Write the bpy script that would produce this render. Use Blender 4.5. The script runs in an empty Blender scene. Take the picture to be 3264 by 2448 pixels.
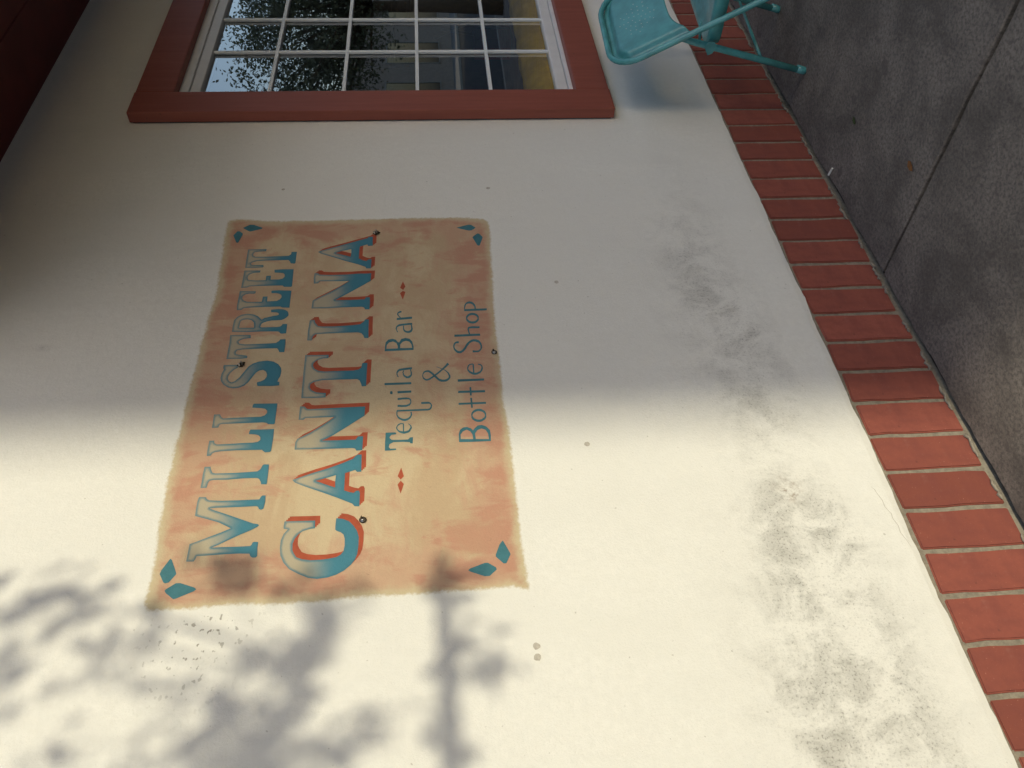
import bpy, bmesh, math, random
import numpy as np
from mathutils import Vector, Matrix
from mathutils.geometry import delaunay_2d_cdt

random.seed(7)
RNG = np.random.default_rng(7)
scene = bpy.context.scene
C = scene.collection

# ------------------------------------------------------------------ camera
def make_camera():
    cam = bpy.data.cameras.new('camera')
    o = bpy.data.objects.new('camera', cam)
    C.objects.link(o)
    yaw, pitch, roll = 0.7138, 0.0833, 0.0368
    n = Vector((math.sin(yaw) * math.cos(pitch), math.cos(yaw) * math.cos(pitch), -math.sin(pitch)))
    r = Vector((math.cos(yaw), -math.sin(yaw), 0))
    d = n.cross(r)
    r2 = r * math.cos(roll) + d * math.sin(roll)
    d2 = d * math.cos(roll) - r * math.sin(roll)
    # the phone was held on its side: the picture's right is the place's down
    m = Matrix((d2, r2, -n)).transposed().to_4x4()
    m.translation = Vector((0, -1.7754, 1.45))
    o.matrix_world = m
    cam.sensor_width = 36.0
    cam.lens = 36.0 * 2645.9 / 3264
    cam.clip_start = 0.05
    cam.clip_end = 2000
    scene.camera = o
make_camera()

# ------------------------------------------------------------------ sky, sun, exposure
SUN_EL, SUN_AZ = math.radians(21.0), math.radians(9.0)      # from the street side, a little to the left
SUN = Vector((-math.sin(SUN_AZ) * math.cos(SUN_EL), -math.cos(SUN_AZ) * math.cos(SUN_EL), math.sin(SUN_EL)))
world = bpy.data.worlds.new('World')
scene.world = world
world.use_nodes = True
wn = world.node_tree.nodes
sky = wn.new('ShaderNodeTexSky')
sky.sky_type = 'NISHITA'
sky.sun_disc = False
sky.sun_elevation = SUN_EL
sky.sun_rotation = math.pi + SUN_AZ
sky.air_density = 1.0
sky.dust_density = 1.15
wn['Background'].inputs['Strength'].default_value = 0.15
world.node_tree.links.new(sky.outputs[0], wn['Background'].inputs['Color'])
sl = bpy.data.lights.new('sun', 'SUN')
sl.energy = 2.0
sl.angle = math.radians(0.55)
sl.color = (1.0, 0.93, 0.70)
so = bpy.data.objects.new('sun', sl)
C.objects.link(so)
so.rotation_euler = (-SUN).to_track_quat('-Z', 'Y').to_euler()
so.location = SUN * 30
scene.view_settings.view_transform = 'Standard'
scene.view_settings.look = 'None'
scene.view_settings.gamma = 1.0
scene.view_settings.exposure = 0.53
scene.view_settings.use_curve_mapping = False

# ------------------------------------------------------------------ helpers
def link(o, parent=None):
    C.objects.link(o)
    if parent is not None:
        o.parent = parent
    return o
def mesh(name, verts, faces, mat=None, parent=None, smooth=False, attrs=None):
    me = bpy.data.meshes.new(name)
    me.from_pydata([tuple(map(float, v)) for v in verts], [], [tuple(map(int, f)) for f in faces])
    if attrs:
        for k, vals in attrs.items():
            a = me.attributes.new(k, 'FLOAT', 'POINT')
            a.data.foreach_set('value', np.asarray(vals, dtype=np.float32))
    if smooth:
        me.polygons.foreach_set('use_smooth', [True] * len(me.polygons))
    if mat is not None:
        me.materials.append(mat)
    me.update()
    return link(bpy.data.objects.new(name, me), parent)
def thing(name, label, cat, loc=(0, 0, 0), group=None):
    o = link(bpy.data.objects.new(name, None))
    o.location = loc
    return tag(o, label, cat, group)
def tag(o, label, cat, group=None):
    o['label'] = label
    o['category'] = cat
    if group:
        o['group'] = group
    return o
def part(name, parent):
    return link(bpy.data.objects.new(name, None), parent)
def structure(o):
    o['kind'] = 'structure'
    return o
BOXF = [(0, 3, 2, 1), (4, 5, 6, 7), (0, 1, 5, 4), (1, 2, 6, 5), (2, 3, 7, 6), (3, 0, 4, 7)]
def boxv(x0, x1, y0, y1, z0, z1):
    return [(x0, y0, z0), (x1, y0, z0), (x1, y1, z0), (x0, y1, z0), (x0, y0, z1), (x1, y0, z1), (x1, y1, z1), (x0, y1, z1)]
def box(name, x0, x1, y0, y1, z0, z1, mat, parent=None, bevel=0.0, seg=2):
    me = bpy.data.meshes.new(name)
    bm = bmesh.new()
    vs = [bm.verts.new(v) for v in boxv(x0, x1, y0, y1, z0, z1)]
    for f in BOXF:
        bm.faces.new([vs[i] for i in f])
    if bevel:
        bmesh.ops.bevel(bm, geom=list(bm.edges), offset=bevel, segments=seg, affect='EDGES', profile=0.6)
    bm.normal_update()
    bm.to_mesh(me)
    bm.free()
    me.materials.append(mat)
    return link(bpy.data.objects.new(name, me), parent)
def boxes(name, lst, mat, parent=None):
    v, f = [], []
    for b in lst:
        k = len(v)
        v += boxv(*b)
        f += [tuple(i + k for i in q) for q in BOXF]
    return mesh(name, v, f, mat, parent)
def tube(pts, rad, seg=12, closed=False, cap=True):
    P = [Vector(p) for p in pts]
    R = rad if isinstance(rad, (list, tuple)) else [rad] * len(P)
    v, f = [], []
    n = len(P)
    up = None
    for i in range(n):
        a = P[(i - 1) % n] if (closed or i) else P[0]
        b = P[(i + 1) % n] if (closed or i < n - 1) else P[-1]
        t = (b - a).normalized()
        if up is None:
            up = Vector((0, 0, 1)) if abs(t.z) < 0.9 else Vector((1, 0, 0))
        s = t.cross(up).normalized()
        up = s.cross(t).normalized()
        for k in range(seg):
            w = 2 * math.pi * k / seg
            v.append(P[i] + (s * math.cos(w) + up * math.sin(w)) * R[i])
    for i in range(n if closed else n - 1):
        j = (i + 1) % n
        for k in range(seg):
            l = (k + 1) % seg
            f.append((i * seg + k, i * seg + l, j * seg + l, j * seg + k))
    if cap and not closed:
        f.append(tuple(reversed(range(seg))))
        f.append(tuple(range((n - 1) * seg, n * seg)))
    return v, f
def join(parts):
    V, F = [], []
    for v, f in parts:
        k = len(V)
        V += list(v)
        F += [tuple(i + k for i in q) for q in f]
    return V, F
def lathe(profile, seg=20, centre=(0, 0, 0)):
    v, f = [], []
    for r, z in profile:
        for k in range(seg):
            w = 2 * math.pi * k / seg
            v.append((centre[0] + r * math.cos(w), centre[1] + r * math.sin(w), centre[2] + z))
    for i in range(len(profile) - 1):
        for k in range(seg):
            l = (k + 1) % seg
            f.append((i * seg + k, i * seg + l, (i + 1) * seg + l, (i + 1) * seg + k))
    f.append(tuple(reversed(range(seg))))
    f.append(tuple(range((len(profile) - 1) * seg, len(profile) * seg)))
    return v, f

# ------------------------------------------------------------------ materials
class NT:
    def __init__(self, name, rough=0.8, spec=0.3):
        self.m = bpy.data.materials.new(name)
        self.m.use_nodes = True
        self.t = self.m.node_tree
        self.b = self.t.nodes['Principled BSDF']
        self.b.inputs['Roughness'].default_value = rough
        self.b.inputs['Specular IOR Level'].default_value = spec
        self._c = None
    def n(self, kind, **kw):
        nd = self.t.nodes.new('ShaderNode' + kind)
        for k, v in kw.items():
            setattr(nd, k, v)
        return nd
    def l(self, a, b):
        self.t.links.new(a, b)
    def put(self, sock, v):
        if isinstance(v, bpy.types.NodeSocket):
            self.l(v, sock)
        elif isinstance(v, (tuple, list)) and len(v) == 3 and sock.type == 'RGBA':
            sock.default_value = (*v, 1)
        else:
            sock.default_value = v
    def coord(self):
        if self._c is None:
            self._c = self.n('TexCoord').outputs['Object']
        return self._c
    def scaled(self, sx, sy, sz, rot=(0, 0, 0)):
        mp = self.n('Mapping')
        self.l(self.coord(), mp.inputs['Vector'])
        mp.inputs['Scale'].default_value = (sx, sy, sz)
        mp.inputs['Rotation'].default_value = rot
        return mp.outputs[0]
    def noise(self, scale, detail=4, rough=0.55, vec=None, dist=0.0):
        nd = self.n('TexNoise')
        self.l(vec if vec is not None else self.coord(), nd.inputs['Vector'])
        nd.inputs['Scale'].default_value = scale
        nd.inputs['Detail'].default_value = detail
        nd.inputs['Roughness'].default_value = rough
        nd.inputs['Distortion'].default_value = dist
        return nd.outputs['Fac']
    def voro(self, scale, vec=None, out='Distance'):
        nd = self.n('TexVoronoi')
        self.l(vec if vec is not None else self.coord(), nd.inputs['Vector'])
        nd.inputs['Scale'].default_value = scale
        return nd.outputs[out]
    def attr(self, name):
        return self.n('Attribute', attribute_name=name).outputs['Fac']
    def math(self, op, a, b=0.0, clamp=False):
        nd = self.n('Math', operation=op, use_clamp=clamp)
        self.put(nd.inputs[0], a)
        self.put(nd.inputs[1], b)
        return nd.outputs[0]
    def ramp(self, f, lo, hi, a=0.0, b=1.0, smooth=True):
        nd = self.n('MapRange', interpolation_type='SMOOTHSTEP' if smooth else 'LINEAR')
        self.put(nd.inputs[0], f)
        for i, v in enumerate((lo, hi, a, b)):
            nd.inputs[i + 1].default_value = v
        return nd.outputs[0]
    def mix(self, f, a, b):
        nd = self.n('Mix', data_type='RGBA')
        self.put(nd.inputs['Factor'], f)
        self.put(nd.inputs[6], a)
        self.put(nd.inputs[7], b)
        return nd.outputs[2]
    def col(self, v):
        self.put(self.b.inputs['Base Color'], v)
        return self
    def bump(self, h, strength=0.3, dist=0.002):
        nd = self.n('Bump')
        self.l(h, nd.inputs['Height'])
        nd.inputs['Strength'].default_value = strength
        nd.inputs['Distance'].default_value = dist
        self.l(nd.outputs[0], self.b.inputs['Normal'])
        return self
    def randcol(self, c, amt=0.25):
        oi = self.n('ObjectInfo').outputs['Random']
        f = self.ramp(oi, 0, 1, 1 - amt, 1 + amt, smooth=False)
        mx = self.n('VectorMath', operation='SCALE')
        self.put(mx.inputs[0], c)
        self.l(f, mx.inputs['Scale'])
        return mx.outputs[0]

WALL = (0.785, 0.77, 0.715)
def wall_colour(t):
    big = t.ramp(t.noise(1.1, 5), 0.3, 0.7)
    c = t.mix(big, (0.745, 0.728, 0.672), WALL)
    trowel = t.ramp(t.noise(1.0, 5, 0.6, t.scaled(3.2, 3.2, 1.1, (0, 0.35, 0)), dist=1.6), 0.40, 0.66, 0.0, 0.55)
    c = t.mix(trowel, c, (0.715, 0.70, 0.645))
    fine = t.ramp(t.noise(55, 6, 0.65), 0.25, 0.75)
    return t.mix(fine, (0.725, 0.71, 0.655), c)
def stucco_bump(t, k=1.0):
    h = t.math('ADD', t.math('MULTIPLY', t.noise(9, 5), 1.4), t.math('MULTIPLY', t.noise(150, 6, 0.75), 0.9))
    h = t.math('ADD', h, t.math('MULTIPLY', t.noise(2.2, 3), 4.0))
    t.bump(h, 0.6 * k, 0.003)
def mat_stucco():
    t = NT('cream_stucco', 0.85, 0.25)
    c = wall_colour(t)
    dirt = t.attr('dirt')
    streak = t.noise(1.0, 6, 0.75, t.scaled(46, 30, 24))
    speck = t.noise(150, 5, 0.75)
    cloud = t.noise(8.5, 7, 0.68, dist=0.5)
    # dirt has a shape of its own: scuffs, streaks and specks where shoes and chairs rub
    cl = t.ramp(cloud, 0.40, 0.66)
    sk = t.ramp(streak, 0.46, 0.66)
    spk = t.ramp(speck, 0.52, 0.64)
    g = t.math('ADD', t.math('MULTIPLY', cl, 0.42), t.math('MULTIPLY', t.math('ADD', t.math('MULTIPLY', cl, 0.6), 0.4), t.math('ADD', t.math('MULTIPLY', sk, 0.24), t.math('MULTIPLY', spk, 0.66))))
    f = t.math('MULTIPLY', g, t.ramp(dirt, 0.04, 0.95, 0.0, 1.0, smooth=False), clamp=True)
    hard = t.math('MULTIPLY', t.ramp(t.math('ADD', dirt, t.math('MULTIPLY', t.math('SUBTRACT', t.noise(30, 5, 0.7), 0.5), 1.6)), 1.05, 1.5), 0.5)
    f = t.math('MAXIMUM', f, t.math('MULTIPLY', hard, spk))
    c = t.mix(f, c, (0.255, 0.245, 0.215))
    brown = t.math('MULTIPLY', t.attr('rust'), t.ramp(t.noise(42, 6, 0.75), 0.42, 0.68))
    c = t.mix(brown, c, (0.20, 0.125, 0.07))
    sp = t.math('MULTIPLY', t.attr('specks'), t.ramp(t.noise(62, 2, 0.4, t.scaled(1, 1, 1.4)), 0.62, 0.67))
    c = t.mix(t.math('MULTIPLY', sp, 0.75), c, (0.20, 0.18, 0.14))
    # stray fine specks
    st = t.ramp(t.noise(95, 2, 0.3), 0.745, 0.79)
    c = t.mix(t.math('MULTIPLY', st, 0.45), c, (0.30, 0.27, 0.22))
    t.col(c)
    stucco_bump(t)
    return t.m
def mat_panel():
    t = NT('brushed_sign_paint', 0.7, 0.3)
    e = t.attr('edge')
    blot = t.noise(3.4, 6, 0.62, dist=1.2)
    stroke = t.noise(1.0, 6, 0.65, t.scaled(5, 5, 19, (0, math.radians(28), 0)), dist=1.0)
    stroke2 = t.noise(1.0, 6, 0.65, t.scaled(17, 5, 6, (0, math.radians(20), 0)), dist=0.8)
    tan, peach, sand, red = (0.485, 0.355, 0.220), (0.50, 0.300, 0.200), (0.545, 0.435, 0.275), (0.455, 0.205, 0.140)
    c = t.mix(t.ramp(blot, 0.40, 0.60), tan, sand)
    rim = t.ramp(e, 0.02, 0.20, 0.22, 0.0)
    pf = t.ramp(t.math('ADD', t.math('ADD', t.math('MULTIPLY', stroke, 0.6), t.math('MULTIPLY', t.noise(5.2, 4, 0.6, dist=0.8), 0.5)), rim), 0.55, 0.76, 0.0, 0.72)
    c = t.mix(pf, c, peach)
    rf = t.ramp(t.math('ADD', t.math('MULTIPLY', stroke2, 0.62), t.math('ADD', t.math('MULTIPLY', t.noise(4.3, 5, 0.6, dist=1.5), 0.5), t.math('MULTIPLY', rim, 0.35))), 0.585, 0.70, 0.0, 0.62)
    c = t.mix(rf, c, red)
    c = t.mix(t.ramp(t.noise(70, 5, 0.7), 0.3, 0.75, 0.0, 0.14), c, (0.36, 0.26, 0.17))
    c = t.mix(t.ramp(t.noise(38, 4, 0.7), 0.66, 0.74, 0.0, 0.5), c, (0.28, 0.18, 0.12))
    # thin cream first coat showing along the brushed rim, then bare wall
    rag = t.math('ADD', t.math('MULTIPLY', t.math('SUBTRACT', t.noise(85, 5, 0.75), 0.5), 0.024), t.math('MULTIPLY', t.math('SUBTRACT', t.noise(9, 3), 0.5), 0.018))
    ee = t.math('ADD', e, rag)
    c = t.mix(t.ramp(t.math('ADD', ee, t.math('MULTIPLY', t.math('SUBTRACT', t.noise(6, 4, 0.7), 0.5), 0.06)), 0.0, 0.030), (0.53, 0.445, 0.285), c)
    c = t.mix(t.ramp(ee, -0.005, 0.006), wall_colour(t), c)
    t.col(c)
    stucco_bump(t)
    return t.m
def mat_letter():
    t = NT('airbrushed_teal_letter', 0.65, 0.3)
    v, e = t.attr('height'), t.attr('edge')
    n = t.noise(24, 4, 0.6)
    teal, top = (0.050, 0.190, 0.255), (0.44, 0.37, 0.25)
    vv = t.math('ADD', v, t.math('MULTIPLY', t.math('SUBTRACT', t.noise(11, 4), 0.5), 0.28))
    f = t.ramp(vv, 0.26, 0.80, 0.0, 0.92)
    c = t.mix(f, teal, top)
    outl = t.ramp(t.math('ADD', e, t.math('MULTIPLY', t.math('SUBTRACT', n, 0.5), 0.006)), 0.0015, 0.0085, 1.0, 0.0)
    side = t.ramp(v, 0.45, 0.98, 0.92, 0.75)
    c = t.mix(t.math('MULTIPLY', outl, side), c, (0.055, 0.175, 0.225))
    t.col(c)
    stucco_bump(t, 0.7)
    return t.m
def mat_paint(name, col, vary=0.12):
    t = NT(name, 0.65, 0.3)
    d = tuple(x * (1 - vary * 2) for x in col)
    t.col(t.mix(t.ramp(t.noise(28, 5, 0.65), 0.3, 0.7), d, col))
    stucco_bump(t, 0.7)
    return t.m
def mat_brick():
    t = NT('red_brick', 0.82, 0.25)
    base = t.randcol((0.270, 0.080, 0.056), 0.24)
    c = t.mix(t.ramp(t.noise(16, 5, 0.65), 0.35, 0.7, 0.0, 0.55), base, (0.175, 0.052, 0.044))
    c = t.mix(t.ramp(t.noise(240, 3, 0.6), 0.66, 0.74, 0.0, 0.5), c, (0.62, 0.36, 0.25))
    c = t.mix(t.ramp(t.noise(70, 4, 0.7), 0.62, 0.74, 0.0, 0.7), c, (0.10, 0.040, 0.034))
    c = t.mix(t.ramp(t.noise(7, 5, 0.7), 0.56, 0.72, 0.0, 0.35), c, (0.33, 0.20, 0.155))
    t.col(c)
    t.bump(t.math('ADD', t.noise(160, 5, 0.7), t.math('MULTIPLY', t.noise(25, 4), 1.2)), 0.35, 0.0015)
    return t.m
def mat_mortar():
    t = NT('grey_mortar', 0.9, 0.2)
    t.col(t.mix(t.ramp(t.noise(60, 5, 0.7), 0.3, 0.7), (0.19, 0.165, 0.13), (0.30, 0.265, 0.205)))
    t.bump(t.noise(140, 5, 0.7), 0.6, 0.002)
    return t.m
def mat_concrete():
    t = NT('old_grey_concrete', 0.9, 0.2)
    c = t.mix(t.ramp(t.noise(4.5, 7, 0.68, dist=0.4), 0.34, 0.66), (0.125, 0.107, 0.091), (0.230, 0.197, 0.166))
    c = t.mix(t.ramp(t.noise(90, 6, 0.75), 0.38, 0.66, 0.0, 0.75), c, (0.070, 0.062, 0.056))
    c = t.mix(t.ramp(t.noise(210, 4, 0.7), 0.60, 0.72, 0.0, 0.8), c, (0.36, 0.335, 0.30))
    c = t.mix(t.ramp(t.noise(9, 3, 0.5), 0.655, 0.70, 0.0, 0.6), c, (0.095, 0.08, 0.07))
    t.col(c)
    t.bump(t.math('ADD', t.noise(120, 6, 0.75), t.math('MULTIPLY', t.noise(22, 5), 1.3)), 0.55, 0.003)
    return t.m
def simple(name, col, rough=0.6, spec=0.35, metal=0.0, vary=0.1, scale=30, bump=0.0):
    t = NT(name, rough, spec)
    t.b.inputs['Metallic'].default_value = metal
    d = tuple(x * (1 - vary) for x in col)
    n = t.noise(scale, 5, 0.6)
    t.col(t.mix(t.ramp(n, 0.3, 0.7), d, col))
    if bump:
        t.bump(n, bump, 0.002)
    return t.m
def mat_redwood():
    t = NT('red_painted_wood', 0.55, 0.4)
    g = t.noise(1.0, 6, 0.65, t.scaled(40, 40, 3.0))
    c = t.mix(t.ramp(g, 0.3, 0.72), (0.235, 0.060, 0.038), (0.285, 0.078, 0.050))
    c = t.mix(t.ramp(t.noise(60, 2, 0.3), 0.75, 0.79, 0.0, 0.6), c, (0.10, 0.03, 0.025))
    t.col(c)
    t.bump(t.math('ADD', g, t.math('MULTIPLY', t.noise(90, 4), 0.3)), 0.25, 0.0015)
    return t.m
def mat_glass():
    m = bpy.data.materials.new('window_glass')
    m.use_nodes = True
    nt = m.node_tree
    nt.nodes.remove(nt.nodes['Principled BSDF'])
    out = nt.nodes['Material Output']
    fr = nt.nodes.new('ShaderNodeFresnel')
    fr.inputs['IOR'].default_value = 1.52
    mu = nt.nodes.new('ShaderNodeMath')
    mu.operation = 'MULTIPLY'
    mu.use_clamp = True
    mu.inputs[1].default_value = 4.6          # four faces of a double pane
    tr = nt.nodes.new('ShaderNodeBsdfTransparent')
    tr.inputs['Color'].default_value = (0.90, 0.94, 0.92, 1)
    gl = nt.nodes.new('ShaderNodeBsdfGlossy')
    gl.inputs['Roughness'].default_value = 0.004
    nz = nt.nodes.new('ShaderNodeTexNoise')
    nz.inputs['Scale'].default_value = 3.5
    bp = nt.nodes.new('ShaderNodeBump')
    bp.inputs['Strength'].default_value = 0.03
    bp.inputs['Distance'].default_value = 0.004
    mx = nt.nodes.new('ShaderNodeMixShader')
    L = nt.links.new
    L(nz.outputs['Fac'], bp.inputs['Height'])
    L(bp.outputs[0], gl.inputs['Normal'])
    L(fr.outputs[0], mu.inputs[0])
    L(mu.outputs[0], mx.inputs[0])
    L(tr.outputs[0], mx.inputs[1])
    L(gl.outputs[0], mx.inputs[2])
    L(mx.outputs[0], out.inputs['Surface'])
    return m
def mat_leaf(name, col):
    t = NT(name, 0.55, 0.4)
    c = t.mix(t.ramp(t.noise(2.5, 4), 0.3, 0.7), tuple(x * 0.6 for x in col), col)
    t.col(c)
    return t.m
M = dict(stucco=mat_stucco(), panel=mat_panel(), letter=mat_letter(),
         teal=mat_paint('teal_sign_paint', (0.055, 0.185, 0.220)), red=mat_paint('vermilion_sign_paint', (0.41, 0.085, 0.038)),
         brick=mat_brick(), mortar=mat_mortar(), concrete=mat_concrete(), redwood=mat_redwood(), glass=mat_glass(),
         maroon=simple('dark_maroon_paint', (0.125, 0.020, 0.016), 0.6, 0.3, vary=0.25, scale=6),
         vinyl=simple('white_vinyl', (0.70, 0.695, 0.69), 0.4, 0.4, vary=0.08, scale=12),
         muntin=simple('white_muntin_bar', (0.74, 0.76, 0.76), 0.4, 0.4, vary=0.04),
         chair=simple('teal_chair_enamel', (0.085, 0.335, 0.340), 0.27, 0.6, vary=0.28, scale=20),
         hole=simple('pierced_light_dot', (0.42, 0.52, 0.50), 0.6, vary=0.1),
         gap=simple('joint_dirt_and_shadow_gap', (0.035, 0.030, 0.026), 0.95, 0.1, vary=0.4, scale=60),  # dirt in the slab joints; also the painted contact shadow round the casing
         road=simple('asphalt', (0.055, 0.053, 0.050), 0.9, 0.2, vary=0.35, scale=40, bump=0.4),
         kerb=simple('kerb_concrete', (0.30, 0.28, 0.25), 0.9, 0.2, vary=0.2),
         earth=simple('dry_ground', (0.20, 0.17, 0.13), 0.95, 0.1, vary=0.3, scale=3),
         bark=simple('tree_bark', (0.12, 0.09, 0.065), 0.9, 0.1, vary=0.4, scale=25, bump=0.6),
         leaf=mat_leaf('street_tree_leaf', (0.075, 0.105, 0.035)),
         leaf2=mat_leaf('dark_tree_leaf', (0.105, 0.125, 0.070)),
         steel=simple('worn_steel', (0.45, 0.43, 0.40), 0.35, 0.5, metal=0.9, vary=0.4, scale=200),
         chip=simple('broken_plaster_hole', (0.055, 0.042, 0.03), 0.95, 0.1, vary=0.5, scale=200),
         filler=simple('grey_filler', (0.52, 0.48, 0.41), 0.9, 0.2, vary=0.25, scale=120),
         yellow=simple('yellow_cloth', (0.88, 0.60, 0.03), 0.7, 0.2, vary=0.25, scale=18),
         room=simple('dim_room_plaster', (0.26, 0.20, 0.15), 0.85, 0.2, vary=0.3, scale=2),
         wood=simple('brown_shelf_wood', (0.16, 0.085, 0.045), 0.6, 0.3, vary=0.3, scale=12),
         paper=simple('pale_paper', (0.62, 0.63, 0.66), 0.7, 0.2, vary=0.15),
         bottle=simple('dark_bottle_glass', (0.05, 0.07, 0.045), 0.15, 0.5, vary=0.3),
         amber=simple('amber_bottle_glass', (0.30, 0.13, 0.03), 0.15, 0.5, vary=0.3),
         crimson=simple('red_box_card', (0.45, 0.04, 0.03), 0.6, 0.3),
         facade=simple('grey_brown_render', (0.24, 0.20, 0.165), 0.85, 0.2, vary=0.2, scale=2),
         facade2=simple('dull_brick_facade', (0.30, 0.25, 0.215), 0.85, 0.2, vary=0.2, scale=4),
         darkglass=simple('dark_window_pane', (0.03, 0.035, 0.04), 0.08, 0.6),
         butt=simple('white_paper_butt', (0.74, 0.71, 0.64), 0.8, 0.2),
         dryleaf=simple('dry_orange_leaf', (0.22, 0.10, 0.035), 0.8, 0.2, vary=0.3, scale=90),
         greenleaf=simple('dark_green_leaf', (0.06, 0.08, 0.03), 0.8, 0.2, vary=0.3, scale=90))

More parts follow.
